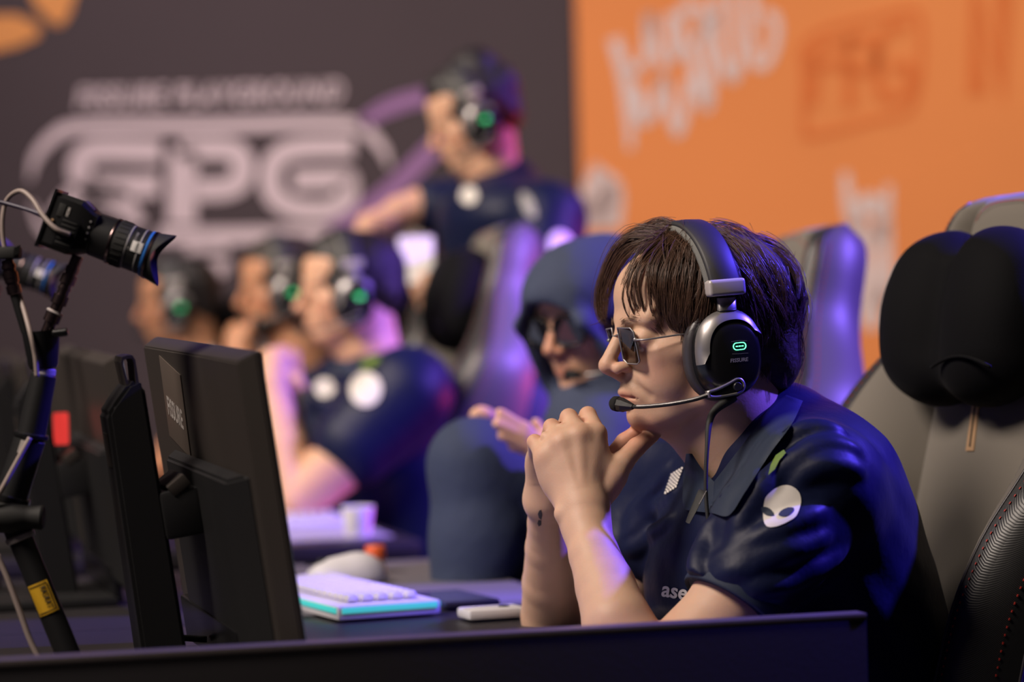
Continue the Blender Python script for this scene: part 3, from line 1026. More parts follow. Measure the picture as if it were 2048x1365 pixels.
mp = on_z(692, 1168, PADZ)
make_mouse((mp[0], mp[1], PADZ), math.atan2(GZ[1], GZ[0]) + R(10), 'pale grey computer mouse behind the cyan lit keyboard', M_['wht'])
mp = on_z(985, 1240, DESK_Z)
box_ = empty('wireless_dongle', (mp[0], mp[1], DESK_Z + 0.0032), R(20))
tag(box_, 'small flat grey receiver at the edge of the desk below the raised knee', 'receiver')
box('case', (0.075, 0.05, 0.012), (0, 0, 0.006), M_['wht'], box_, 0.004)
rod('button', (0.015, 0, 0.0115), (0.015, 0, 0.0135), 0.007, 0.007, M_['blk'], box_, 16)
# phone lying on the grey pad
ph = on_z(905, 1205, PADZ)
t = empty('smartphone', (ph[0], ph[1], PADZ), math.atan2(RW[1], RW[0]) + R(8))
tag(t, 'smartphone lying flat on the grey pad beside the keyboard', 'phone')
box('case', (0.15, 0.074, 0.008), (0, 0, 0.004), M_['blk'], t, 0.003)
box('glass', (0.146, 0.070, 0.0006), (0, 0, 0.0082), mat('phone_glass', (0.10, 0.10, 0.13), 0.15, coat=0.6), t, 0.0)
# white cup and small orange-capped bottle
cp = on_z(716, 1076, DESK_Z)
t = empty('paper_cup', (cp[0], cp[1], DESK_Z))
tag(t, 'white paper cup at the desk edge by the blurred keyboard', 'cup')
lathe('cup_wall', [(0.021, 0.0), (0.022, 0.001), (0.0285, 0.054), (0.0275, 0.054), (0.021, 0.004), (0.0, 0.004)], M_['paper'], t, 28, cap=False)
V, F = tube_data(np.array([(0.0285 * math.cos(a), 0.0285 * math.sin(a), 0.054) for a in np.linspace(0, 2 * math.pi, 33)]), 0.0012, 6, False)
mk('rim', V, F, M_['paper'], t)
cp = on_z(752, 1150, DESK_Z)
t = empty('pill_bottle', (cp[0], cp[1], DESK_Z))
tag(t, 'small translucent bottle with an orange cap behind the mouse', 'bottle')
lathe('bottle_body', [(0.014, 0), (0.0155, 0.002), (0.0155, 0.016), (0.011, 0.022), (0.011, 0.026)], M_['wht'], t, 24)
lathe('cap', [(0.0145, 0.0), (0.015, 0.001), (0.015, 0.017), (0.0135, 0.019)], M_['org'], t, 24, Matrix.Translation((0, 0, 0.024)))

# ---------------------------------------------------------------- gaming chairs
def make_chair(recline=12):
    """local x = the way the sitter faces, y = sitter's left, origin on the floor below the seat"""
    t = empty('gaming_chair')
    zk = [0, .10, .22, .34, .43, .50, .57, .62, .67, .72, .80, .845, .86]
    Wk = [.20, .230, .232, .236, .252, .276, .282, .250, .185, .146, .138, .118, .095]
    Ck = [.130, .138, .140, .138, .132, .128, .122, .116, .108, .102, .098, .085, .070]
    Bk = [.08, .135, .150, .142, .120, .088, .062, .045, .032, .024, .020, .012, .004]
    zs = np.concatenate([np.linspace(0, .80, 41), [.815, .83, .843, .852, .858, .862]])
    W = np.interp(zs, zk, Wk); C = np.interp(zs, zk, Ck); B = np.interp(zs, zk, Bk)
    ker = np.array([1, 2, 3, 2, 1]) / 9.0
    def sm(a):
        b = a.copy(); b[2:-2] = np.convolve(a, ker, 'valid'); return b
    W, C, B = sm(W), sm(C), sm(B)
    shut = np.clip((zs - .80) / .062, 0, 1) ** 4.5            # closes the shell at the top
    Mr = Matrix.Translation((-0.235, 0, 0.46)) @ Matrix.Rotation(R(-recline), 4, 'Y')

    def pt(x, y, i):
        xm = -0.045
        x2 = x + (xm - x) * shut[i] * 0.96
        return Mr @ Vector((x2, y, zs[i]))

    def sheet(name, fn, mt, parent=t):
        rows = [fn(i) for i in range(len(zs))]
        k = len(rows[0])
        V = [pt(x, y, i) for i, r in enumerate(rows) for x, y in r]
        F = [(i * k + j, i * k + j + 1, (i + 1) * k + j + 1, (i + 1) * k + j) for i in range(len(zs) - 1) for j in range(k - 1)]
        bm = bmesh.new()
        vs = [bm.verts.new(v) for v in V]
        for f in F:
            bm.faces.new([vs[q] for q in f])
        return from_bm(name, bm, mt, parent, True)

    def centre(i):
        c = C[i]
        return [(0.012 * (1 - (y / c) ** 2) + 0.004 * (abs(y) / c < .98) - 0.006 * (abs(y) / c > .99), y) for y in np.linspace(-c, c, 17)]
    sheet('centre_panel', centre, M_['grey_fab'])
    for s in (-1, 1):
        def inner(i, s=s):
            w, c, b = W[i], C[i], B[i]
            u = np.linspace(0, 1, 9)
            return [(-0.006 + (b + 0.006) * math.sin(q * math.pi / 2) ** 0.9, s * (c + (w - c) * 0.62 * q)) for q in u]
        def outer(i, s=s):
            w, c, b = W[i], C[i], B[i]
            y0 = c + (w - c) * 0.62
            u = np.linspace(0, 1, 9)
            return [(b - (b * 0.45 + 0.012) * (1 - math.cos(q * math.pi / 2)), s * (y0 + (w + 0.006 - y0) * math.sin(q * math.pi / 2))) for q in u]
        def side(i, s=s):
            w, c, b = W[i], C[i], B[i]
            x0 = b * 0.55 - 0.012
            u = np.linspace(0, 1, 9)
            return [(x0 + (-0.085 - x0) * q, s * (w + 0.006 - 0.040 * q ** 3)) for q in u]
        sheet('bolster', inner, M_['grey_fab'])
        sheet('carbon_strip', outer, M_['carbon'])
        sheet('side_panel', side, M_['side_lth'])
        # piping and red stitches along both edges of the carbon strip
        for nm, fn, col_i, r, mt in (('piping', outer, 8, 0.0022, M_['leather']), ('piping', outer, 0, 0.0016, M_['leather']), ('seam', inner, 0, 0.0022, M_['rub'])):
            pts = [pt(*fn(i)[col_i], i) for i in range(len(zs) - 3)]
            V, F = tube_data(np.array(pts), r, 6)
            mk(nm, V, F, mt, t)
        V, F = [], []
        for off, fn, col_i in ((0, outer, 1), (1, outer, 6), (2, side, 1)):
            pts = np.array([pt(*fn(i)[col_i], i) for i in range(len(zs) - 4)])
            nx = np.array([pt(*fn(i)[min(col_i + 1, 8)], i) for i in range(len(zs) - 4)])
            fine = spline(pts, 190); fn2 = spline(nx, 190)
            for q in range(0, 188, 2):
                a, b_ = fine[q], fine[q] * 0.4 + fine[q + 1] * 0.6
                tdir = (b_ - a) / (np.linalg.norm(b_ - a) + 1e-9)
                sd = fn2[q] - fine[q]; sd /= np.linalg.norm(sd) + 1e-9
                nn = np.cross(tdir, sd) * s
                if nn[0] * 0.3 + s * nn[1] < 0: nn = -nn
                k = len(V)
                for e in (a, b_):
                    for w_, h_ in ((-.0007, .0002), (.0007, .0002), (.0007, .0016), (-.0007, .0016)):
                        V.append(e + sd * w_ + nn * h_)
                F += [(k, k + 1, k + 5, k + 4), (k + 1, k + 2, k + 6, k + 5), (k + 2, k + 3, k + 7, k + 6), (k + 3, k, k + 4, k + 7), (k, k + 3, k + 2, k + 1), (k + 4, k + 5, k + 6, k + 7)]
        tag(mk('stitching', V, F, M_['red_thr'], t, False), kind='stuff')

    def back(i):
        w = W[i] + 0.006 - 0.040
        return [(-0.085 - 0.03 * (1 - (y / w) ** 2) * (0.4 + 0.6 * min(1, (0.9 - zs[i]) * 3)), y) for y in np.linspace(-w, w, 17)]
    sheet('back_shell', back, M_['leather'])
    # arched stitch line over the head section
    top = []
    for a in np.linspace(-1, 1, 41):
        y = a * 0.105
        z = .835 - 0.05 * abs(a) ** 3
        top.append(Mr @ Vector((0.016 - 0.030 * abs(a) ** 4, y, z)))
    V, F = [], []
    for q in range(0, 40, 1):
        vv, ff = tube_data(np.array([top[q], np.array(top[q]) * .45 + np.array(top[q + 1]) * .55]), 0.0008, 4)
        k = len(V); V += list(vv); F += [tuple(i + k for i in f) for f in ff]
    tag(mk('stitching', V, F, M_['red_thr'], t, False), kind='stuff')
    # brass zip below the head cushion
    V, F = ribbon_data([(0, .63), (0.002, .58), (0.0, .53)], [0.014, 0.014, 0.016], 0.003)
    mk('zip', [Mr @ Vector((v[2] + 0.0145, -v[0] + 0.0, v[1])) for v in V], F, M_['gold'], t, False)
    V, F = ribbon_data([(0, .63), (0.002, .58), (0.0, .535)], 0.0025, 0.0008)
    mk('zip_slot', [Mr @ Vector((v[2] + 0.0175, -v[0], v[1])) for v in V], F, M_['ink'], t, False)
    # two-lobed velvet head cushion
    S = SDF(0.006)
    for s in (-1, 1):
        S.rc((0.045, s * 0.045, 0.630), (0.045, s * 0.045, 0.742), 0.052, 0.052, 0.03)
        S.rc((0.045, s * 0.088, 0.640), (0.045, s * 0.086, 0.738), 0.048, 0.046, 0.03)
        S.el((0.062, s * 0.075, 0.69), (0.045, 0.060, 0.075), 0.03)
    S.rc((0.030, 0, 0.822), (0.105, 0, 0.768), 0.026, 0.010, 0.025, sub=True)
    V, F = S.build(); V = laplace(V, F, 2)
    mk('head_cushion', [Mr @ Vector(v) for v in V], F, M_['velvet'], t)
    pz = [Mr @ Vector((0.098 + 0.006 * math.sin(a), y, 0.616 + 0.012 * math.sin((y - 0.02) * 26))) for y, a in zip(np.linspace(0.14, 0.02, 13), np.linspace(0.2, 2.8, 13))]
    V, F = tube_data(np.array(pz), 0.0022, 6)
    mk('cushion_seam', V, F, M_['velvet'], t)
    # seat
    S = SDF(0.012)
    S.rc((0.24, -0.15, 0.47), (-0.20, -0.15, 0.45), 0.06, 0.055, 0.03)
    S.rc((0.24, 0.15, 0.47), (-0.20, 0.15, 0.45), 0.06, 0.055, 0.03)
    S.el((0.02, 0, 0.45), (0.28, 0.20, 0.055), 0.04)
    sdf_obj('seat', S, M_['leather'], t, 2)
    for s in (-1, 1):
        S = SDF(0.010)
        S.chain([(0.24, s * 0.235, 0.47), (0.0, s * 0.25, 0.50), (-0.2, s * 0.24, 0.50)], [0.035, 0.05, 0.045], 0.02)
        sdf_obj('seat_bolster', S, M_['carbon'], t, 2)
        box('arm_post', (0.06, 0.03, 0.24), (0.02, s * 0.315, 0.52), M_['blk'], t, 0.006)
        box('arm_bracket', (0.06, 0.14, 0.02), (0.02, s * 0.25, 0.41), M_['blk'], t, 0.004)
        box('armrest', (0.27, 0.085, 0.026), (0.05, s * 0.315, 0.652), M_['leather'], t, 0.010, None, 3)
        for zz in (0.03,):
            rod('recline_hinge', (-0.23, s * 0.225, 0.46), (-0.23, s * 0.285, 0.46), 0.05, 0.045, M_['blk'], t, 24)
    box('tilt_mechanism', (0.24, 0.18, 0.05), (0, 0, 0.375), M_['blk'], t, 0.006)
    rod('gas_lift', (0, 0, 0.11), (0, 0, 0.36), 0.028, 0.022, M_['steel_d'], t, 20)
    for q in range(5):
        a = q * 2 * math.pi / 5 + 0.3
        c, s = math.cos(a), math.sin(a)
        tube('base_leg', [(0.02 * c, 0.02 * s, 0.125), (0.16 * c, 0.16 * s, 0.105), (0.31 * c, 0.31 * s, 0.078)], [0.032, 0.026, 0.018], M_['blk'], t, 8, 8)
        rod('caster', (0.31 * c - 0.022 * s, 0.31 * s + 0.022 * c, 0.030), (0.31 * c + 0.022 * s, 0.31 * s - 0.022 * c, 0.030), 0.030, 0.030, M_['rub'], t, 18, 0.004)
    return t


chair = make_chair()
yaw0 = math.atan2(GZ[1], GZ[0])


def set_chair(c, px, py, Y, yaw, label, dz=0.0):
    """put the chair so that the top centre of its backrest lies on pixel px, py at depth Y"""
    p = P(px, py, Y)
    lx = -0.235 - 0.86 * math.sin(R(12)) - 0.04
    c.rotation_euler = (0, 0, yaw)
    c.location = (p[0] - lx * math.cos(yaw), p[1] - lx * math.sin(yaw), p[2] - (0.46 + 0.862 * math.cos(R(12))) + dz)
    tag(c, label, 'chair', 'gaming chairs along the row')


set_chair(chair, 2100, 364, 2.93, yaw0 + R(9), 'grey and black gaming chair with black velvet head cushion at the right edge')
ch2 = copy_tree(chair)
set_chair(ch2, 1655, 442, 3.78, yaw0 - R(6), 'blurred gaming chair lit violet behind the head of the front player')
ch3 = copy_tree(chair)
set_chair(ch3, 1028, 442, 5.0, yaw0 - R(2), 'blurred gaming chair with violet lit side behind the player with clasped hands')
ch4 = copy_tree(chair)
set_chair(ch4, 880, 440, 5.75, yaw0 + R(4), 'far gaming chair behind the bearded player, mostly hidden')
ch5 = copy_tree(chair)
set_chair(ch5, 560, 545, 6.5, yaw0 + R(2), 'farthest gaming chair, behind the player at the left end of the row')
for c in (chair, ch2, ch3, ch4, ch5):
    k = c.location.z
    c.location.z = 0.0
    # the gas lift takes up the height difference: raise everything but the star base
    for ch in c.children:
        if not ch.name.startswith(('base_leg', 'caster', 'gas_lift')):
            ch.location.z += k

# ---------------------------------------------------------------- heads
def head_matrix(px, py, Y, yaw, pitch, roll=0.0, scale=0.001):
    """local mm frame at ear height: x = face, y = left ear, z = crown; yaw turns the face from image-left to the camera"""
    f0 = np.array([-math.cos(yaw), -math.sin(yaw), 0]); z = np.array([0, 0, 1.0])
    l = np.cross(z, f0)
    f = f0 * math.cos(pitch) - z * math.sin(pitch)
    u = f0 * math.sin(pitch) + z * math.cos(pitch)
    l, u = l * math.cos(roll) + u * math.sin(roll), u * math.cos(roll) - l * math.sin(roll)
    M = np.eye(4)
    M[:3, 0] = f * scale; M[:3, 1] = l * scale; M[:3, 2] = u * scale
    M[:3, 3] = P(px, py, Y)
    return M


def hp(M, p):
    return M[:3, :3] @ np.asarray(p, dtype=float) + M[:3, 3]


def head_prims(S, M, fine=True, eyes=True):
    S.M = M
    S.el((-8, 0, 52), (97, 75, 79), 10)
    S.el((28, 0, 68), (66, 64, 50), 20)
    S.el((39, 0, -4), (50, 55, 72), 18)
    for s in (-1, 1):
        S.rc((4, s * 60, 0), (14, s * 50, -46), 13, 15, 14)
        S.rc((14, s * 50, -46), (68, s * 19, -67), 15, 14, 16)
        S.rc((66, s * 44, 2), (18, s * 64, 8), 13, 10, 16)
        S.el((52, s * 37, -24), (24, 20, 26), 16)
        S.rc((88, s * 9, 40), (76, s * 45, 42), 8, 9, 14)
    S.el((76, 0, -36), (23, 30, 24), 16)
    S.el((77, 0, -66), (17, 20, 15), 12)
    for s in (-1, 1):
        S.el((97, s * 32, 20), (15, 17, 12.5), 11, sub=True)
        S.el((79.5, s * 32, 20), (14.5, 16, 13), 6)
    S.rc((89, 0, 36), (113, 0, -4), 6.5, 8.5, 10)
    S.el((113.5, 0, -7.5), (9.5, 10, 8.5), 5)
    for s in (-1, 1):
        S.el((101, s * 12.5, -11), (11, 7.5, 8), 5)
        if fine:
            S.el((106, s * 7, -19), (7, 3.6, 5), 3, sub=True)
    S.rc((111, 0, -13), (96, 0, -22), 5, 6, 4)
    if fine:
        for s in (-1, 1):
            S.rc((98, s * 3, -37.5), (83, s * 22, -44), 5, 3.2, 4)
            S.rc((96.5, s * 2, -49), (83, s * 20, -45.5), 5.6, 3.2, 4)
            S.rc((105, 0, -43.3), (92, s * 16, -43.6), 1.5, 1.5, 2.5, sub=True)
            S.rc((92, s * 16, -43.6), (85, s * 24, -46), 1.5, 0.8, 2.5, sub=True)
            if eyes:
                S.rc((97, s * 22, 17.5), (90, s * 44, 15.5), 2.3, 1.8, 2.5, sub=True)
            S.rc((100, s * 14, -16), (80, s * 33, -44), 1.5, 1.2, 9, sub=True)
        S.el((101, 0, -57.5), (9, 17, 4), 7, sub=True)
    else:
        S.rc((97, 0, -38), (84, 20, -44), 5, 4, 5); S.rc((97, 0, -38), (84, -20, -44), 5, 4, 5)
        S.rc((96, 0, -49), (84, 18, -46), 5.5, 4, 5); S.rc((96, 0, -49), (84, -18, -46), 5.5, 4, 5)
    # ears
    for s in (-1, 1):
        S.el((-8, s * 72, 4), (15, 9, 28), 5)
    S.M = None


def face_blush(o, V, M, extra_r=(), stubble=1.0, hand=()):
    L = (V - M[:3, 3]) @ np.linalg.inv(M[:3, :3]).T
    r = np.zeros(len(V))
    r = np.maximum(r, 0.8 * ball(L, (96, 0, -43), (14, 21, 8)))
    r = np.maximum(r, 0.40 * ball(L, (108, 0, -8), (16, 18, 14)))
    for s in (-1, 1):
        r = np.maximum(r, 0.32 * ball(L, (64, s * 46, -12), (30, 24, 24)))
        r = np.maximum(r, 0.30 * ball(L, (20, s * 62, -25), (40, 30, 36)))
    for c, q, a in extra_r:
        r = np.maximum(r, a * ball(V, c, q))
    g = np.zeros(len(V))
    g = np.maximum(g, 0.9 * ball(L, (92, 0, -30), (16, 26, 7)))
    g = np.maximum(g, 0.8 * ball(L, (78, 0, -70), (26, 36, 20)))
    g *= stubble
    set_blush(o, r, np.clip(g - r * 1.2, 0, 1))


def skin_strands(paths, r0, r1, sides=3):
    """paths (n, k, 3) -> tapered tubes, all in one mesh"""
    n, k, _ = paths.shape
    t = np.gradient(paths, axis=1)
    t /= np.linalg.norm(t, axis=2, keepdims=True) + 1e-12
    ref = rng.normal(size=(n, 1, 3))
    u = np.cross(t, np.broadcast_to(ref, t.shape)); u /= np.linalg.norm(u, axis=2, keepdims=True) + 1e-12
    v = np.cross(t, u)
    rad = (np.linspace(0, 1, k) ** 1.5 * (r1 - r0) + r0)[None, :, None] * rng.uniform(0.7, 1.3, (n, 1, 1))
    V = np.stack([paths + rad * (math.cos(2 * math.pi * j / sides) * u + math.sin(2 * math.pi * j / sides) * v) for j in range(sides)], 2)
    idx = np.arange(n * k * sides).reshape(n, k, sides)
    nxt = np.roll(idx, -1, axis=2)
    F = np.stack([idx[:, :-1], nxt[:, :-1], nxt[:, 1:], idx[:, 1:]], -1).reshape(-1, 4)
    return V.reshape(-1, 3), F


# ---------------------------------------------------------------- headset
def make_headset():
    """modelled in head millimetres; parts for both ears"""
    t = empty('headset')
    def T(*p):
        return Vector(p)
    # headband: padded arc over the crown
    n = 41
    arc = []
    for a in np.linspace(-1, 1, n):
        th = a * R(94)
        y = 91 * math.sin(th); z = 60 + 78 * math.cos(th)
        arc.append((3 + 8 * (1 - abs(a)), y, z))
    arc = np.array(arc)
    def band(name, w, t0, t1, mt, a0=0, a1=n, rnd=2.5):
        V, F = [], []
        rows = range(a0, a1)
        for i in rows:
            p = arc[i]
            tg = arc[min(i + 1, n - 1)] - arc[max(i - 1, 0)]; tg /= np.linalg.norm(tg)
            out = np.cross(tg, (1, 0, 0)); out /= np.linalg.norm(out)
            if np.dot(out, p - np.array([p[0], 0, 40])) < 0: out = -out
            sec = [(-w / 2, t0 + rnd), (-w / 2, t1 - rnd), (-w / 2 + rnd, t1), (0, t1 + 0.8), (w / 2 - rnd, t1), (w / 2, t1 - rnd), (w / 2, t0 + rnd), (w / 2 - rnd, t0), (-w / 2 + rnd, t0)]
            for sx, so in sec:
                V.append(p + np.array([sx, 0, 0]) + out * so)
        k = 9
        m_ = len(list(rows))
        for i in range(m_ - 1):
            for j in range(k):
                j2 = (j + 1) % k
                F.append((i * k + j, i * k + j2, (i + 1) * k + j2, (i + 1) * k + j))
        F.append(tuple(range(k))); F.append(tuple((m_ - 1) * k + j for j in reversed(range(k))))
        bm = bmesh.new(); vs = [bm.verts.new(v) for v in V]
        for f in F: bm.faces.new([vs[i] for i in f])
        return from_bm(name, bm, mt, t, True, 50)
    band('headband', 35, 2, 9, mat('band_leatherette', (0.022, 0.021, 0.026), 0.55, bump=(900, 0.1, 0.0003)), 2, n - 2)
    band('band_padding', 40, -6, 4.5, mat('band_knit', (0.17, 0.17, 0.16), 0.9, bump=(1200, 0.9, 0.0008)), 2, n - 2, 3)
    for s in (-1, 1):
        e = arc[n - 3] if s > 0 else arc[2]
        # band end cap, slider, yoke
        cap_ = box('band_end', (42, 18, 18), (0, 0, 0), M_['satin'], t, 4, None, 3)
        cap_.data.transform(Matrix.Translation((e[0], e[1] + s * 3.5, e[2] + 1)))
        V, F = tube_data(np.array([(e[0] - 1, s * 92, e[2] - 10), (e[0] - 1, s * 91, e[2] - 26), (e[0], s * 90, e[2] - 36)]), [11, 11, 12], 20, True, (0.55, 1.0))
        mk('slider', V, F, M_['steel'], t)
        V, F = tube_data(np.array([(e[0] - 1, s * 91.2, e[2] - 23), (e[0] - 1, s * 91.1, e[2] - 25)]), 11.4, 20, True, (0.58, 1.0))
        mk('slider_ring', V, F, M_['blk'], t)
        CX, CZ = 5, -4
        # ear cup: outline is a rounded egg in the xz plane
        def outline(k, n2=40):
            o_ = []
            for q in range(n2):
                a = 2 * math.pi * q / n2
                x, z = math.cos(a), math.sin(a)
                rx = 37 if x < 0 else 39
                o_.append(((abs(x) ** 0.86) * math.copysign(1, x) * rx * k + CX, (abs(z) ** 0.86) * math.copysign(1, z) * 48 * k + CZ))
            return o_
        def cup(name, rings, mt):
            V, F = [], []
            m_ = 40
            for y, k, dx, dz in rings:
                for x, z in outline(k):
                    V.append((x + dx, s * y, z + dz))
            for i in range(len(rings) - 1):
                for j in range(m_):
                    j2 = (j + 1) % m_
                    F.append((i * m_ + j, i * m_ + j2, (i + 1) * m_ + j2, (i + 1) * m_ + j))
            F.append(tuple(reversed(range(m_)))); F.append(tuple((len(rings) - 1) * m_ + j for j in range(m_)))
            bm = bmesh.new(); vs = [bm.verts.new(v) for v in V]
            for f in F: bm.faces.new([vs[i] for i in f])
            return from_bm(name, bm, mt, t, True, 60)
        cup('ear_cushion', [(62, 0.93, 4, 0), (66, 1.03, 4, 0), (74, 1.06, 4, 0), (80, 1.02, 3, 0), (82, 0.94, 2, 0)], M_['leather'])
        shell = cup('ear_cup', [(78, 0.92, 2, 0), (82, 0.97, 1, 0), (92, 0.93, -1, -1), (99, 0.84, -3, -2), (103, 0.72, -5, -3), (104.5, 0.60, -6, -3)], M_['blk_s'])
        # steel yoke hugging the top and front of the cup
        V, F = [], []
        ang = np.linspace(R(-8), R(158), 44)
        for q_, a in enumerate(ang):
            x, z = math.cos(a), math.sin(a)
            px_ = (abs(x) ** 0.86) * math.copysign(1, x)
            pz_ = (abs(z) ** 0.86) * math.copysign(1, z)
            u_ = q_ / 43
            wd = 0.29 * min(1, 0.35 + 9 * min(u_, 1 - u_)) * (1.15 - 0.5 * u_)
            rx = 37 if x < 0 else 39
            for kk, yy in ((1.0, 86), (1.005, 92), (1.0 - wd * .35, 100), (1.0 - wd * .9, 103.2), (1.0 - wd, 98)):
                V.append((px_ * rx * kk + CX - 2, s * yy, pz_ * 48 * kk + CZ))
        for i in range(len(ang) - 1):
            for j in range(4):
                F.append((i * 5 + j, i * 5 + j + 1, (i + 1) * 5 + j + 1, (i + 1) * 5 + j))
        F.append((0, 1, 2, 3, 4)); F.append(tuple((len(ang) - 1) * 5 + j for j in (4, 3, 2, 1, 0)))
        bm = bmesh.new(); vs = [bm.verts.new(v) for v in V]
        for f in F: bm.faces.new([vs[i] for i in f])
        from_bm('yoke', bm, M_['steel'], t, True, 60)
        # status light: rounded outline with three dashes
        yl = s * 104.9
        o_ = []
        for q in range(24):
            a = 2 * math.pi * q / 24
            x = math.cos(a) * 3.8 + (3.4 if math.cos(a) > 0 else -3.4)
            o_.append((x, math.sin(a) * 3.8))
        V, F = ribbon_data(o_, 0.75, 0.6, True)
        led = mk('status_light', [(CX - 8 - s * v[0], yl + s * v[2], 4 + v[1]) for v in V], F, M_['led_g'], t, False)
        for dx in (-3.2, 0, 3.2):
            V, F = ribbon_data([(dx - 1.1, 0), (dx + 1.1, 0)], 1.0, 0.7)
            mk('light_dash', [(CX - 8 - s * v[0], yl + s * v[2], 4 + v[1]) for v in V], F, M_['led_g'], led, False)
        V, F = text_mesh('FISSURE', 5.6, 0.12, 0.12, 0.1)
        mk('cup_lettering', [(CX - 6 - s * v[0] * 1.06, yl + s * (v[2] + 0.3), -11 + v[1]) for v in V], F, M_['let_d'], t, False)
        for zz in (9.6, -3.6):
            V, F = ribbon_data([(-9, 0), (0, 0.5 if zz > 0 else -0.5), (9, -0.6)], 0.35, 0.3)
            mk('panel_line', [(CX - 8 - s * v[0], yl + s * v[2], zz + v[1]) for v in V], F, M_['let_d'], t, False)
    # boom microphone on the left cup
    hinge = np.array([11, 101, -41.0])
    V, F = ribbon_data(spline(np.array([(-24, -1), (-14, 1), (0, 6), (10, 10), (15, 8), (17, 2), (13, -4), (2, -6), (-14, -7), (-23, -6)]), 40), 2.6, 8, True)
    bm_rim = mk('boom_bracket_rim', [(hinge[0] + 2 - v[0], hinge[1] + v[2] - 2, hinge[2] + v[1]) for v in V], F, M_['steel'], t, True)
    pl = spline(np.array([(-24, -1), (-14, 1), (0, 6), (10, 10), (15, 8), (17, 2), (13, -4), (2, -6), (-14, -7), (-23, -6)]), 30)
    br = prism('boom_bracket', [(hinge[0] + 2 - x, hinge[2] + z) for x, z in pl], 7, M_['blk_s'], t, Matrix(((1, 0, 0, 0), (0, 0, 1, hinge[1] - 2), (0, 1, 0, 0), (0, 0, 0, 1))))
    rod('boom_pivot', (hinge[0] - 7, hinge[1] + 3, hinge[2] + 2), (hinge[0] - 7, hinge[1] + 8, hinge[2] + 2), 5.2, 4.8, M_['blk'], t, 20, 0.6)
    bp = [(hinge[0] + 24, 102, -45), (52, 97, -49), (76, 82, -52), (95, 60, -53), (103, 46, -52.5)]
    tube('boom', bp, 2.3, M_['rub'], t, 10, 50)
    cp_ = spline(bp, 170)
    V, F = [], []
    for i in range(0, 150, 1):
        a = cp_[i]; d = cp_[i + 1] - cp_[i]; d /= np.linalg.norm(d)
        up_ = np.array([0, 0, 1.0]); sd = np.cross(d, up_); sd /= np.linalg.norm(sd); up_ = np.cross(sd, d)
        vv = [a + 2.55 * (math.cos(q) * sd + math.sin(q) * up_) for q in np.linspace(R(20), R(160), 7)]
        vv2 = [p + d * 0.42 for p in vv]
        k = len(V); V += vv + vv2
        F += [(k + j, k + j + 1, k + 8 + j, k + 7 + j) for j in range(6)]
    mk('boom_braid', V, F, M_['steel'], t)
    e0, e1 = np.array(bp[-1]), np.array((118, 22, -47.5))
    dd = (e1 - e0) / np.linalg.norm(e1 - e0)
    V, F = tube_data(np.array([e0, e0 + dd * 5, e0 + dd * 14, e0 + dd * 20]), [3.2, 5.0, 8.0, 8.2], 8)
    mk('mic_body', V, F, M_['blk'], t, False)
    V, F = tube_data(np.array([e0 + dd * 19.5, e0 + dd * 22, e0 + dd * 27, e0 + dd * 30, e0 + dd * 31.5]), [8.2, 8.6, 8.0, 5.5, 1.5], 16)
    mk('mic_foam', V, F, mat('mic_foam', (0.008, 0.008, 0.008), 0.95, bump=(2500, 1.0, 0.0006)), t)
    for o in t.children_recursive:
        o.data.transform(Matrix.Scale(0.001, 4)); o.data.update()
    return t



def put_headset(hs, M, label, scale=1.0):
    N = M.copy(); N[:3, :3] = M[:3, :3] / 0.001 * scale
    hs.matrix_world = Matrix([list(N[i]) for i in range(4)])
    tag(hs, label, 'headset', 'gaming headsets')
    return hs

# ---------------------------------------------------------------- the player in focus
YM = 2.70
MH = head_matrix(1406, 702, YM, R(16), R(3.5), R(0))
Z2 = lambda x, y: (1000 + x / 2.844, 780 + y / 2.844)


def Q(x, y, Y):
    """point from a detail view of the hands"""
    return P(*Z2(x, y), Y)


S = SDF(0.0017)
head_prims(S, MH)
# neck leaning forward out of the collar
S.chain([hp(MH, (-22, 0, -10)), P(1462, 830, 2.705), P(1508, 945, 2.72)], [0.056, 0.054, 0.060], 0.014)
S.rc(hp(MH, (52, 0, -62)), P(1440, 935, 2.70), 0.020, 0.022, 0.03)
# near (left) arm: shoulder, elbow on the desk, wrist
S.chain([P(1595, 965, 2.575), P(1440, 1232, 2.517), P(1322, 1338, 2.49)], [0.050, 0.040, 0.035], 0.004)
S.chain([P(1300, 1338, 2.49), Q(668, 1330, 2.512), Q(600, 1120, 2.548), Q(535, 940, 2.575), Q(500, 820, 2.595), Q(482, 735, 2.608)], [0.035, 0.0365, 0.0315, 0.0266, 0.0252, 0.0255], 0.004)
VD = (P(1165, 950, 2.6) - CAM); VD /= np.linalg.norm(VD)
# near hand, back towards the camera
wr = Q(478, 690, 2.612)
S.chain([Q(482, 740, 2.608), wr], [0.0258, 0.0262], 0.012)
S.el(Q(350, 705, 2.603), (0.008, 0.008, 0.008), 0.008)                       # wrist bone
mc = {'i': Q(548, 250, 2.640), 'm': Q(450, 262, 2.628), 'r': Q(350, 305, 2.628), 'p': Q(262, 385, 2.634)}
pip = {'i': Q(500, 145, 2.668), 'm': Q(392, 158, 2.660), 'r': Q(294, 212, 2.658), 'p': Q(198, 298, 2.655)}
dp = {'i': Q(450, 215, 2.700), 'm': Q(352, 240, 2.696), 'r': Q(262, 300, 2.694), 'p': Q(195, 370, 2.690)}
tp = {'i': Q(440, 320, 2.712), 'm': Q(345, 350, 2.712), 'r': Q(260, 390, 2.708), 'p': Q(205, 440, 2.704)}
rad = {'i': (.0106, .0094, .0085), 'm': (.0108, .0096, .0088), 'r': (.0102, .0090, .0082), 'p': (.0092, .0084, .0075)}
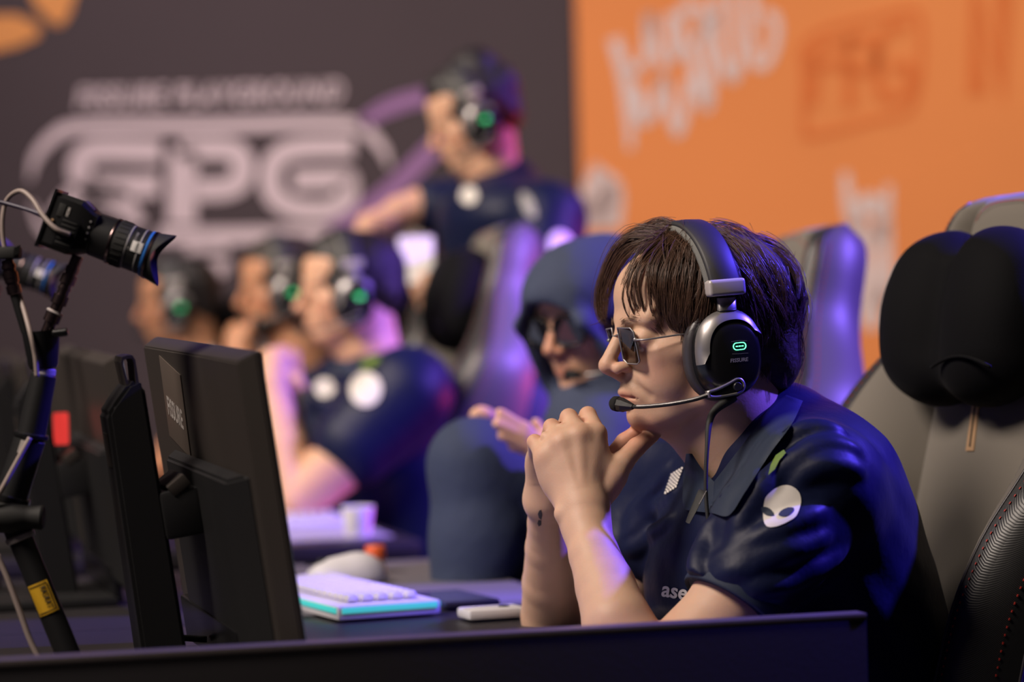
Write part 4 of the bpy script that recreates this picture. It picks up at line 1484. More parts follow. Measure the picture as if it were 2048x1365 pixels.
for q in 'imrp':
    a = wr + (mc[q] - wr) * 0.12 + (np.array([0, 0.004, 0]))
    S.rc(a, mc[q], 0.0185, rad[q][0] * 0.97, 0.016)
    S.rc(mc[q], pip[q], rad[q][0], rad[q][1], 0.002)
    S.rc(pip[q], dp[q], rad[q][1], rad[q][2], 0.003)
    S.rc(dp[q], tp[q], rad[q][2], rad[q][2] * 0.9, 0.003)
    S.el(mc[q] - VD * 0.0035 + np.array([0, 0, .001]), (.0085, .0085, .0085), 0.008)
S.el(Q(420, 450, 2.634), (0.040, 0.017, 0.042), 0.018)
for q, k in (('i', 2.6), ('m', 2.6), ('r', 2.6)):                             # tendons
    S.rc(mc[q] - VD * 0.0085, wr + (mc[q] - wr) * 0.35 - VD * 0.0155, 0.0022, 0.0014, 0.008)
# near thumb propping the chin
S.chain([Q(560, 600, 2.625), Q(650, 490, 2.632), Q(694, 415, 2.640), Q(778, 325, 2.655), Q(866, 258, 2.672)], [0.0170, 0.0140, 0.0124, 0.0102, 0.0085], 0.003)
S.el(Q(610, 500, 2.635), (0.015, 0.015, 0.024), 0.010)
# far (right) arm and hand behind it
S.chain([P(1345, 985, 2.925), P(1235, 1190, 2.90), P(1112, 1322, 2.885)], [0.050, 0.044, 0.036], 0.004)
S.chain([P(1112, 1322, 2.885), Q(288, 1290, 2.87), Q(280, 1100, 2.835), Q(274, 900, 2.795), Q(268, 760, 2.765), Q(262, 660, 2.738)], [0.035, 0.0350, 0.0315, 0.0262, 0.0222, 0.0212], 0.004)
wf = Q(255, 640, 2.735)
mf = {'i': Q(500, 330, 2.70), 'm': Q(400, 340, 2.708), 'r': Q(300, 380, 2.712), 'p': Q(225, 430, 2.712)}
for q in 'imrp':
    S.rc(wf + (mf[q] - wf) * 0.1, mf[q], 0.018, 0.0125, 0.016)
S.rc(Q(232, 560, 2.722), Q(213, 400, 2.700), 0.0125, 0.0115, 0.010)
# its fingertips show between the near knuckles
for a, b in (((420, 250, 2.672), (352, 222, 2.640)), ((500, 215, 2.684), (452, 190, 2.652)), ((320, 300, 2.672), (262, 270, 2.640))):
    S.rc(Q(*a), Q(*b), 0.0080, 0.0066, 0.0015)
S.chain([Q(560, 500, 2.700), Q(640, 385, 2.695), Q(708, 296, 2.690), Q(782, 236, 2.690)], [0.014, 0.0110, 0.0095, 0.0082], 0.003)
me_, V, F = sdf_obj('person', S, M_['skin_a'], None, 1)
main = me_
tag(main, 'person in navy polo, glasses and headset resting chin on folded hands, in focus', 'person', 'players')
kn = [(mc[q], (.014,) * 3, 0.35) for q in 'imrp'] + [(pip[q], (.012,) * 3, 0.45) for q in 'imrp'] + [(Q(800, 300, 2.66), (.04, .03, .03), 0.5), (Q(760, 250, 2.69), (.03, .03, .03), 0.6),
      (Q(452, 185, 2.65), (.009,) * 3, 0.6), (P(1290, 1275, 2.5), (.05, .05, .03), .3)]
face_blush(main, V, MH, kn, 1.0)
bvh_main = BVHTree.FromPolygons([Vector(v) for v in V], [tuple(f) for f in F])


def decal(name, verts2d, faces, mt, parent, bvh, lift=0.0012, near=1.5, far=4.0):
    """print laid on a surface: 2d photo points dropped onto the mesh below them"""
    out = []
    last = None
    for x, y in verts2d:
        d = fwd * FPX + CR * (x - 1024) + CU * (682.5 - y)
        d /= np.linalg.norm(d)
        hit, nrm, _, dist = bvh.ray_cast(Vector(CAM), Vector(d), 8)
        if hit is None:
            hit = last if last is not None else Vector(CAM + d * 2.6); nrm = None
            out.append(Vector(hit)); continue
        if nrm.dot(Vector(d)) > 0: nrm = -nrm
        last = hit + nrm * lift
        out.append(last)
    return mk(name, [tuple(v) for v in out], faces, mt, parent, True)


def disc2d(poly, rings=5):
    """star-shaped polygon as concentric rings"""
    p = np.array(poly, dtype=float); c = p.mean(0)
    V = [tuple(c)]
    n = len(p)
    for r in range(1, rings + 1):
        V += [tuple(c + (q - c) * r / rings) for q in p]
    F = [(0, 1 + i, 1 + (i + 1) % n) for i in range(n)]
    for r in range(rings - 1):
        for i in range(n):
            j = (i + 1) % n
            F.append((1 + r * n + i, 1 + (r + 1) * n + i, 1 + (r + 1) * n + j, 1 + r * n + j))
    return V, F


# eyes, brows
for s in (-1, 1):
    bm = bmesh.new(); bmesh.ops.create_uvsphere(bm, u_segments=24, v_segments=16, radius=0.0128)
    c = hp(MH, (80.2, s * 32, 18))
    bm.transform(Matrix.Translation(Vector(c)))
    e = from_bm('eyeball', bm, M_['eye_w'], main)
    g = hp(MH, (91.5, s * 33, 15.5))
    bm = bmesh.new(); bmesh.ops.create_uvsphere(bm, u_segments=16, v_segments=10, radius=0.0056)
    bm.transform(Matrix.Translation(Vector(g)) @ Matrix.Scale(0.6, 4))
    from_bm('iris', bm, M_['iris'], e)
for s in (-1, 1):
    paths = []
    for i in range(130):
        u = rng.random()
        x, y, z = 98 - 22 * u ** 1.8, s * (12 + 40 * u), 38 + 7 * math.sin(u * 2.2) - 2 * u + rng.normal() * 2.0
        p0 = np.array((x + rng.normal() * 0.6, y, z))
        d = np.array((-0.25, s * 1.0, 0.35 - 0.7 * u)); L = 7
        pp = np.array([p0 + d * L * q - np.array((0.0, 0, 0)) for q in np.linspace(0, 1, 4)])
        paths.append([hp(MH, p) for p in pp])
    V, F = skin_strands(np.array(paths), 0.00018, 0.00006)
    mk('eyebrow', V, F, mat('brow_hair_%d' % (s + 1), (0.17, 0.10, 0.065), 0.6), main)

# hair: a base volume and combed strands
Rm = MH[:3, :3]; To = MH[:3, 3]
Rinv = np.linalg.inv(Rm)


def loc(p):
    return Rinv @ (np.asarray(p) - To)


S = SDF(0.0028)
S.M = MH
S.el((-12, 0, 54), (100, 80, 84), 8)
S.el((-62, 0, 8), (48, 66, 62), 22)
S.el((-78, 0, -22), (28, 52, 32), 16)
S.el((16, 0, 92), (50, 56, 36), 20)
S.el((24, 52, 60), (34, 20, 46), 14)
S.el((22, -52, 60), (34, 20, 46), 14)
S.el((112, 8, 46), (46, 52, 62), 8, sub=True)
S.el((70, 0, -30), (70, 90, 62), 10, sub=True)
S.el((0, 0, -70), (60, 80, 60), 10, sub=True)
S.M = None
hc, V, F = sdf_obj('hair_base', S, M_['hair_cap'], main, 2)

ELL = [((-8, 0, 52), (97, 75, 79)), ((28, 0, 68), (66, 64, 50)), ((40, 0, -4), (50, 58, 72))]


def hair_hit(px, py, infl):
    d = fwd * FPX + CR * (px - 1024) + CU * (682.5 - py); d /= np.linalg.norm(d)
    o = loc(CAM); dl = Rinv @ d
    dl /= np.linalg.norm(dl)
    best = None
    for c, r in ELL:
        r = np.array(r) + infl
        a = (o - np.array(c)) / r; b = dl / r
        A, B, C = b @ b, 2 * a @ b, a @ a - 1
        D = B * B - 4 * A * C
        if D > 0:
            t = (-B - math.sqrt(D)) / (2 * A)
            best = t if best is None else min(best, t)
    if best is None:        # beyond the outline: nearest point of the sight line to the skull axis
        c = np.array(ELL[0][0]); best = float((c - o) @ dl)
    return o + dl * best


def hair_y(px, py, y):
    """local point on the sight line at a given sideways distance from the mid plane"""
    d = fwd * FPX + CR * (px - 1024) + CU * (682.5 - py); d /= np.linalg.norm(d)
    o = loc(CAM); dl = Rinv @ d
    return o + dl * ((y - o[1]) / dl[1])


near_g = [
    [(1303, 496), (1271, 529), (1257, 564), (1257, 596), (1271, 631), (1289, 652)],
    [(1322, 488), (1284, 524), (1266, 560), (1264, 592), (1280, 628), (1300, 654)],
    [(1338, 488), (1294, 526), (1278, 566), (1285, 610), (1298, 636), (1314, 656)],
    [(1347, 487), (1313, 525), (1299, 565), (1301, 608), (1308, 634), (1316, 652)],
    [(1356, 492), (1329, 532), (1319, 574), (1318, 612), (1319, 632), (1322, 644)],
    [(1362, 496), (1340, 538), (1330, 580), (1328, 616), (1332, 636), (1340, 650)],
    [(1368, 500), (1352, 545), (1343, 587), (1341, 622), (1344, 642), (1352, 656)],
    [(1380, 504), (1368, 550), (1360, 592), (1356, 626), (1358, 648), (1364, 662)],
    [(1390, 508), (1382, 556), (1376, 600), (1372, 634), (1374, 652), (1378, 664)],
    [(1402, 514), (1396, 562), (1392, 606), (1388, 640), (1388, 656), (1390, 668)],
    [(1416, 520), (1412, 570), (1408, 612), (1404, 642), (1404, 658), (1404, 668)],
    [(1300, 500), (1262, 545), (1246, 585), (1249, 615), (1262, 640), (1276, 652)],
    [(1350, 478), (1318, 505), (1300, 540), (1306, 580), (1316, 612), (1318, 640)],
    [(1372, 490), (1358, 520), (1346, 556), (1350, 596), (1354, 620), (1350, 644)],
    [(1362, 470), (1338, 492), (1318, 520), (1310, 552), (1312, 590), (1318, 626)],
    [(1372, 474), (1352, 500), (1338, 534), (1332, 572), (1336, 606), (1342, 636)],
    [(1386, 482), (1374, 514), (1366, 550), (1362, 586), (1364, 616), (1366, 646)],
    [(1352, 464), (1320, 482), (1292, 506), (1276, 538), (1272, 572), (1278, 606)],
    [(1366, 462), (1344, 474), (1318, 496), (1302, 526), (1296, 560), (1300, 596)],
]
far_g = [
    ([(1300, 478), (1262, 478), (1232, 502), (1210, 545), (1196, 590), (1200, 636), (1214, 650)], (8, -6, -22, -38, -48, -46, -42)),
    ([(1312, 470), (1272, 468), (1238, 492), (1216, 530), (1200, 575), (1194, 615), (1206, 648)], (6, -10, -28, -44, -52, -54, -48)),
    ([(1330, 474), (1288, 474), (1250, 500), (1226, 540), (1210, 580), (1204, 620), (1209, 646)], (8, -4, -18, -32, -42, -44, -40)),
    ([(1340, 462), (1300, 458), (1262, 476), (1232, 512), (1212, 556), (1198, 600), (1200, 630)], (4, -14, -34, -50, -58, -60, -56)),
    ([(1345, 452), (1318, 450), (1280, 462), (1246, 486), (1222, 520), (1206, 560), (1196, 590)], (2, -18, -38, -54, -62, -64, -62)),
    ([(1310, 484), (1276, 492), (1248, 516), (1230, 548), (1218, 580), (1212, 612), (1211, 640)], (12, 2, -10, -22, -32, -36, -36)),
    ([(1350, 458), (1322, 446), (1292, 456), (1268, 474), (1246, 500), (1226, 520), (1214, 540)], (6, -6, -20, -34, -46, -54, -58)),
    ([(1352, 470), (1322, 462), (1290, 470), (1262, 496), (1238, 530), (1224, 566), (1216, 600)], (10, 0, -12, -24, -34, -40, -42)),
]
K = 14
GW = [(1.8, 26), (2.4, 20), (1.6, 22), (2.2, 22), (2.8, 34), (3.0, 40), (4.0, 60), (5.0, 80), (5.5, 90), (6.0, 90), (6.0, 90), (1.4, 10), (4.0, 40), (5.0, 70), (4.5, 70), (5.0, 90), (5.5, 90), (3.0, 34), (4.0, 60)]
guides = []
for g in near_g:
    g = g[:-1] + [(g[-1][0] + (g[-1][0] - g[-2][0]) * 0.7, g[-1][1] + 10)]
    pl = [hair_hit(p[0], p[1], 9 + 3.5 * math.sin(i / 5 * 3.1) - 3 * (i / 5)) for i, p in enumerate(g)]
    guides.append((spline(pl, K), *GW[len(guides)]))
for g, ys in far_g:
    pl = [hair_y(p[0], p[1], y) for p, y in zip(g, ys)]
    guides.append((spline(pl, K), 6.0, 70))
paths = []
for gp, w_, n_ in guides:
    for _ in range(n_):
        off = rng.normal(size=3) * w_ * 0.6
        cl = rng.uniform(0.15, 0.9)
        tt = np.linspace(0, 1, K)[:, None]
        j = np.cumsum(rng.normal(size=(K, 3)) * 0.32, 0)
        sh = rng.uniform(0.90, 1.0) if w_ > 3.5 else 1.0
        q = gp * 1.0
        if sh < 1:
            q = spline(gp, 40)[: int(40 * sh)]; q = q[np.linspace(0, len(q) - 1, K).astype(int)]
        p = q + off * (1 - cl * tt ** 1.2) + j * tt
        paths.append(p)
# loose single hairs arching above the crown
for pts, y in (([(1284, 462), (1300, 446), (1318, 437), (1336, 440), (1352, 452)], -5), ([(1290, 466), (1282, 455), (1276, 462)], -20), ([(1448, 447), (1462, 446), (1474, 455)], 0),
               ([(1206, 635), (1196, 645), (1180, 650)], -40), ([(1226, 480), (1212, 500), (1204, 520), (1202, 540)], -50), ([(1582, 520), (1590, 512), (1592, 505)], 0),
               ([(1470, 462), (1500, 470), (1530, 486)], 0), ([(1560, 500), (1585, 540), (1600, 600)], 10)):
    for _ in range(2):
        p = np.array([hair_y(a, b, y) for a, b in pts]) + rng.normal(size=3) * 1.0
        paths.append(spline(p, K))
# combed cover over crown, sides and nape
c0 = np.array((-10, 0, 53.0)); r0 = np.array((101, 81, 85.0))
clumps = []
def flow(p):
    x, y, z = p
    s = 1 if y > 6 else -1
    if z < 2:
        d = np.array((0.22, -0.12 * s, -1.0))
    elif x > 5:
        d = np.array((0.35, 0.75 * s, -0.8))
    elif x > -45:
        d = np.array((-0.45, 0.7 * s, -0.75))
    else:
        d = np.array((-0.55, 0.22 * s, -0.95))
    return d
def grow(root, L, lift, curl):
    p = root.copy(); out = [p.copy()]
    st = L / (K - 1)
    for q in range(K - 1):
        nrm = (p - c0) / r0 ** 2; nrm /= np.linalg.norm(nrm)
        d = flow(p) + curl
        d = d - nrm * (d @ nrm) * (1.0 if p[2] > 20 else 0.35)
        d /= np.linalg.norm(d) + 1e-9
        p = p + d * st
        if p[2] > -5:
            e = np.linalg.norm((p - c0) / r0)
            tgt = 1.0 + lift * math.sin(min(1, (q + 1) / 9) * math.pi * 0.6)
            p = c0 + (p - c0) * (tgt / e)
        else:
            p[0] += 0.25 * (-88 - p[0]) * 0.1
        out.append(p.copy())
    return np.array(out)
cg = []
while len(cg) < 240:
    v = rng.normal(size=3); v /= np.linalg.norm(v)
    p = c0 + v * r0
    if p[2] < -8 or (p[0] > 42 and p[2] < 122): continue
    if p[0] > 0 and p[2] < 62: continue
    if p[0] > 60: continue
    if -40 < p[0] < 10 and p[2] < 40: continue
    cg.append(grow(p, rng.uniform(52, 105), rng.uniform(0.02, 0.13), rng.normal(size=3) * np.array((0.34, 0.38, 0.16))))
for g in cg:
    for _ in range(26):
        off = rng.normal(size=3) * 4.2
        tt = np.linspace(0, 1, K)[:, None]
        paths.append(g + off * (1 - 0.85 * tt ** 1.1) + np.sin(tt * 5 + off[0]) * np.array((1.2, 1.2, 0)) * tt + np.cumsum(rng.normal(size=(K, 3)) * 0.35, 0) * tt)
# flicked tips at the back of the neck
for _ in range(420):
    a = rng.uniform(-0.9, 0.9)
    r_ = np.array((-100 + 10 * a * a + rng.normal() * 4, 52 * a, rng.uniform(15, 60)))
    q = [r_, r_ + np.array((-5, 3 * a, -26)), r_ + np.array((-2 + rng.normal() * 2, 3 * a, -46)), r_ + np.array((9 + rng.normal() * 4, 2 * a + rng.normal() * 2, -64 + rng.normal() * 7))]
    paths.append(spline(q, K))
W_ = np.array(paths) @ Rm.T + To
V, F = skin_strands(W_, 0.00030, 0.00010)
mk('hair', V, F, M_['hair_main'], main)

# ---- polo shirt
S = SDF(0.0032)
yb = math.pi / 2
A14 = np.array(Matrix.Rotation(R(14), 3, 'Z'))
S.el(P(1592, 1010, 2.735), (0.112, 0.180, 0.120), 0.03, rot=A14)
S.el(P(1602, 1165, 2.755), (0.140, 0.178, 0.170), 0.04, rot=A14)
S.el(P(1640, 1370, 2.775), (0.150, 0.175, 0.20), 0.05, rot=A14)
S.el(P(1490, 1190, 2.755), (0.110, 0.150, 0.140), 0.05, rot=A14)
S.chain([P(1520, 890, 2.715), P(1560, 960, 2.72)], [0.060, 0.075], 0.03)
S.rc(P(1572, 850, 2.73), P(1650, 960, 2.72), 0.044, 0.070, 0.03)
S.rc(P(1560, 925, 2.68), P(1640, 985, 2.585), 0.052, 0.064, 0.03)
S.rc(P(1440, 950, 2.80), P(1352, 955, 2.90), 0.050, 0.056, 0.03)
# sleeves
sa, sb = P(1630, 975, 2.575), P(1490, 1168, 2.530)
S.chain([sa, P(1545, 1075, 2.552), sb], [0.067, 0.063, 0.055], 0.03)
dirn = P(1436, 1258, 2.514) - sb; dirn /= np.linalg.norm(dirn)
S.rc(sb, sb + dirn * 0.05, 0.055, 0.053, 0.01)
fa, fb = P(1350, 965, 2.915), P(1272, 1095, 2.905)
S.chain([fa, fb], [0.062, 0.056], 0.03)
# folds: ridges laid on the cloth surface
V, F = S.build()
bv_ = BVHTree.FromPolygons([Vector(v) for v in V], [tuple(f) for f in F])
def fold(pts, r, sink=0.35):
    q = spline(np.array(pts, dtype=float), 14)
    out = []
    for x, y in q:
        d = fwd * FPX + CR * (x - 1024) + CU * (682.5 - y); d /= np.linalg.norm(d)
        hit = bv_.ray_cast(Vector(CAM), Vector(d), 8)[0]
        if hit is not None:
            out.append(np.array(hit) + d * r * sink)
    n = len(out)
    for i in range(n - 1):
        ra = r * (0.25 + 0.75 * math.sin(math.pi * (i + 0.5) / n)); rb = r * (0.25 + 0.75 * math.sin(math.pi * (i + 1.0) / n))
        S.rc(out[i], out[i + 1], ra, rb, 0.014)
for pts, r in (([(1469, 1086), (1500, 1010), (1560, 945), (1610, 930)], .0085), ([(1430, 1128), (1546, 1068), (1640, 1025)], .0080), ([(1440, 1152), (1520, 1128), (1590, 1085)], .0075),
               ([(1540, 905), (1617, 861), (1680, 868)], .0062), ([(1560, 940), (1640, 895), (1710, 905)], .0062), ([(1590, 965), (1660, 930), (1720, 945)], .0062),
               ([(1470, 1120), (1560, 1110), (1650, 1075)], .0070), ([(1500, 1180), (1580, 1160), (1680, 1110)], .0075), ([(1340, 935), (1300, 1000), (1262, 1050)], .0070), ([(1352, 985), (1300, 1035), (1256, 1075)], .0065),
               ([(1345, 1040), (1300, 1075), (1262, 1100)], .0065), ([(1420, 1050), (1400, 1120), (1395, 1170)], .0060)):
    fold(pts, r)
S.cut(sb + dirn * 0.028, dirn)
df = (fb - fa) / np.linalg.norm(fb - fa)
V, F = S.build()
V = laplace(V, F, 2)
# cloth is not smooth: low ripples across the sleeve and back
def ripple(V, amp):
    a = np.sin(V[:, 0] * 70 + V[:, 2] * 95 + 3 * np.sin(V[:, 1] * 22)) * np.sin(V[:, 1] * 31 + V[:, 2] * 17)
    return a * amp
ctr = V.mean(0)
V = V + ((V - ctr) / np.linalg.norm(V - ctr, axis=1)[:, None]) * ripple(V, 0.0012)[:, None]
shirt = mk('polo_shirt', V, F, M_['navy'], main)
bvh_s = BVHTree.FromPolygons([Vector(v) for v in V], [tuple(f) for f in F])
# ribbed sleeve cuff
n_ = 40
u_ = np.cross(dirn, (0, 0, 1)); u_ /= np.linalg.norm(u_); v_ = np.cross(dirn, u_)
Vc, Fc = [], []
for t_, r_ in ((0.004, 0.0550), (0.006, 0.0570), (0.028, 0.0568), (0.0305, 0.0552), (0.028, 0.0520), (0.006, 0.0525)):
    for i in range(n_):
        a = 2 * math.pi * i / n_
        Vc.append(sb + dirn * t_ + r_ * (math.cos(a) * u_ + math.sin(a) * v_))
for j in range(5):
    for i in range(n_):
        i2 = (i + 1) % n_
        Fc.append((j * n_ + i, j * n_ + i2, (j + 1) * n_ + i2, (j + 1) * n_ + i))
mk('sleeve_cuff', Vc, Fc, M_['navy_c'], shirt)


# collar: a folded band round the neck with two front points
def loft(name, A, B, mt, parent, n=40, bulge=0.006, thick=0.003):
    a = spline([P(*p) for p in A], n); b = spline([P(*p) for p in B], n)
    ctr_ = (a.mean(0) + b.mean(0)) / 2
    rows = []
    for t_ in np.linspace(0, 1, 7):
        p = a * (1 - t_) + b * t_
        out = p - np.array([P(1500, 930, 2.72)]); out /= np.linalg.norm(out, axis=1)[:, None]
        rows.append(p + out * bulge * math.sin(t_ * math.pi))
    V = []
    for o_ in (0, 1):
        for r_ in rows:
            out = r_ - np.array([P(1500, 930, 2.72)]); out /= np.linalg.norm(out, axis=1)[:, None]
            V += list(r_ - out * thick * o_)
    F = []
    R_ = len(rows); off = R_ * n
    for j in range(R_ - 1):
        for i in range(n - 1):
            q = (j * n + i, j * n + i + 1, (j + 1) * n + i + 1, (j + 1) * n + i)
            F.append(q); F.append(tuple(off + k for k in reversed(q)))
    for i in range(n - 1):
        F.append((i, off + i, off + i + 1, i + 1)); k = (R_ - 1) * n
        F.append((k + i, k + i + 1, off + k + i + 1, off + k + i))
    for i in (0, n - 1):
        for j in range(R_ - 1):
            F.append((j * n + i, (j + 1) * n + i, off + (j + 1) * n + i, off + j * n + i))
    bm = bmesh.new(); vs = [bm.verts.new(v) for v in V]
    for f in F: bm.faces.new([vs[i] for i in f])
    return from_bm(name, bm, mt, parent, True, 60)


def lapel(name, A, B, mt, parent, n=34, m=9, lift=0.0105, thick=0.0030):
    a = spline(np.array(A, dtype=float), n); b = spline(np.array(B, dtype=float), n)
    dep = np.zeros((m, n)); dirs = np.zeros((m, n, 3))
    for j in range(m):
        for i in range(n):
            p = a[i] * (1 - j / (m - 1)) + b[i] * j / (m - 1)
            d = fwd * FPX + CR * (p[0] - 1024) + CU * (682.5 - p[1]); d /= np.linalg.norm(d)
            best = None
            for bv in (bvh_s, bvh_main):
                h = bv.ray_cast(Vector(CAM), Vector(d), 8)
                if h[0] is not None and (best is None or h[3] < best): best = h[3]
            dirs[j, i] = d; dep[j, i] = best if best is not None and best < 3.0 else np.nan
    bad = np.isnan(dep); dep[bad] = np.nanmean(dep)
    for _ in range(4):            # the stiff collar bridges small dips of the cloth below it
        q = np.pad(dep, 1, mode='edge')
        sm = (q[:-2, 1:-1] + q[2:, 1:-1] + q[1:-1, :-2] + q[1:-1, 2:]) / 4
        dep = np.minimum(dep, 0.5 * dep + 0.5 * sm)
    V = []
    for o_ in (0, 1):
        for j in range(m):
            for i in range(n):
                V.append(CAM + dirs[j, i] * (dep[j, i] - lift - 0.004 * math.sin(math.pi * j / (m - 1)) + o_ * thick))
    F = []; off = m * n
    for j in range(m - 1):
        for i in range(n - 1):
            q = (j * n + i, j * n + i + 1, (j + 1) * n + i + 1, (j + 1) * n + i)
            F.append(q); F.append(tuple(off + k for k in reversed(q)))
    for i in range(n - 1):
        k = (m - 1) * n
        F += [(i, off + i, off + i + 1, i + 1), (k + i, k + i + 1, off + k + i + 1, off + k + i)]
    for i in (0, n - 1):
        for j in range(m - 1):
            F.append((j * n + i, (j + 1) * n + i, off + (j + 1) * n + i, off + j * n + i))
    bm = bmesh.new(); vs = [bm.verts.new(v) for v in V]
    for f in F: bm.faces.new([vs[i] for i in f])
    return from_bm(name, bm, mt, parent, True, 60)


lapel('collar', [(1572, 790), (1540, 815), (1508, 860), (1468, 912), (1428, 964)], [(1606, 802), (1584, 848), (1540, 908), (1490, 985), (1458, 1031), (1424, 1027)], M_['navy_c'], shirt)
lapel('collar', [(1428, 964), (1404, 938), (1384, 908)], [(1424, 1027), (1385, 1022), (1367, 1014), (1366, 960), (1372, 908)], M_['navy_c'], shirt, 24)
# neck placket below the collar opening
# prints on the shirt
alien = []
for a in np.linspace(0, 2 * math.pi, 48, endpoint=False):
    # egg: wide at the top right, pointed at the bottom left; in emblem axes
    x = math.sin(a); y = -math.cos(a)
    wv = 37.5 * (1.0 - 0.36 * max(0, y) ** 1.1 - 0.02 * max(0, -y)) * (1 if y < 0 else math.sqrt(max(0, 1 - 0.12 * y)))
    hh = 47.5
    ex, ey = x * wv, y * hh
    th = R(34)
    alien.append((1561 + ex * math.cos(th) - ey * math.sin(th), 1015 + ex * math.sin(th) * 0.9 + ey * math.cos(th)))
V2, F2 = disc2d(alien, 7)
al = decal('alien_head_print', V2, F2, M_['logo_w'], shirt, bvh_s)
al['label'] = 'white almond-eyed head emblem'
for cx, cy, ang_, sl in ((1535, 1025, 34, 1), (1573, 1027, -24, -1)):
    e = []
    for a in np.linspace(0, 2 * math.pi, 28, endpoint=False):
        x = 16.5 * math.cos(a); y = 7.5 * math.sin(a) * (abs(math.sin(a)) ** 0.35)
        t_ = R(ang_)
        e.append((cx + x * math.cos(t_) - y * math.sin(t_), cy + x * math.sin(t_) + y * math.cos(t_)))
    V2, F2 = disc2d(e, 3)
    decal('emblem_eye', V2, F2, M_['navy_c'], al, bvh_s, 0.0020)
Vt, Ft = text_mesh('ase', 40, 0.9, 0.0, 0.0)
V2 = [(1352 + v[0] * math.cos(R(10)) + v[1] * 0.18, 1184 - v[1] * 1.05 + v[0] * math.sin(R(9))) for v in Vt]
decal('chest_lettering', V2, Ft, M_['logo_w'], shirt, bvh_s, 0.0016)
# dotted white panel and blue print on the far side of the chest
cell = []
Fq = []
for r in range(7):
    for c in range(5):
        cx, cy = 1340 + c * 5 + r * -2.2 + 6, 944 + r * 6.2 + c * -3.0 + 6
        k = len(cell)
        cell += [(cx - 1.9, cy - 1.9), (cx + 1.9, cy - 2.4), (cx + 1.9, cy + 1.9), (cx - 1.9, cy + 2.4)]
        Fq.append((k, k + 1, k + 2, k + 3))
decal('dotted_print', cell, Fq, M_['logo_w'], shirt, bvh_s, 0.0016)
V2, F2 = disc2d([(1571, 903), (1574, 910), (1560, 925), (1550, 942), (1536, 954), (1543, 934), (1554, 916)], 3)
decal('green_print', V2, F2, M_['logo_g'], shirt, bvh_s, 0.003)
Vt, Ft = text_mesh('omen', 13, 0.25)
tg_ = R(-62)
pl_ = loft('placket_tab', [(1398, 978, 2.60), (1380, 1020, 2.590), (1371, 1044, 2.586)], [(1412, 985, 2.592), (1391, 1026, 2.582), (1379, 1048, 2.580)], M_['rub'], shirt, 12, 0.001, 0.002)
mk('tab_lettering', [P(1406 + v[0] * math.cos(tg_) * 1.0 + v[1] * 0.6, 995 + v[0] * math.sin(tg_) - v[1] * 0.5, 2.578) for v in Vt], Ft, M_['let'], pl_, False)
# trousers: thighs on the chair seat, hidden below the desk
S = SDF(0.012)
for Yk in (2.66, 2.88):
    h_, k_, f_ = P(1660, 1480, Yk), P(1250, 1560, Yk - 0.06), None
    h_[2] = 0.56; k_[2] = 0.56
    S.rc(h_, k_, 0.085, 0.062, 0.03)
    ft = k_.copy(); ft[2] = 0.05; ft[0] -= 0.02
    S.rc(k_, ft, 0.060, 0.042, 0.02)
    S.rc(ft, ft + GZ * 0.16 - np.array([0, 0, 0.012]), 0.042, 0.034, 0.02)
tr_, V, F = sdf_obj('trousers', S, M_['jeans'], main, 2)
# wrist tattoo
V2, F2 = disc2d([(1079, 1021), (1083, 1020), (1085, 1030), (1083, 1040), (1078, 1036), (1076, 1028)], 3)
decal('tattoo', V2, F2, M_['tattoo'], main, bvh_main, 0.0006)
V2, F2 = disc2d([(1077, 1040), (1083, 1041), (1083, 1050), (1078, 1053), (1075, 1047)], 3)
decal('tattoo', V2, F2, M_['tattoo'], main, bvh_main, 0.0006)

# ---- headset and glasses of this player
hs0 = make_headset()
put_headset(hs0, MH, 'black and steel headset with glowing green mark on the player in focus')
hs_more = [copy_tree(hs0) for _ in range(5)]
inv = Matrix([list(MH[i]) for i in range(4)]); inv = (Matrix.Translation(inv.translation) @ (inv.to_3x3() * 1000).to_4x4()).inverted()
cab = [hp(MH, (2, 88, -50)), P(1424, 830, 2.606), P(1414, 900, 2.588), P(1412, 990, 2.580), P(1420, 1080, 2.575), P(1428, 1180, 2.60), P(1440, 1330, 2.62)]
tube('cable', [inv @ Vector(p) for p in cab], [0.006, 0.0042, 0.0024, 0.0022, 0.0022, 0.0022, 0.0022], M_['rub'], hs0, 8, 60)

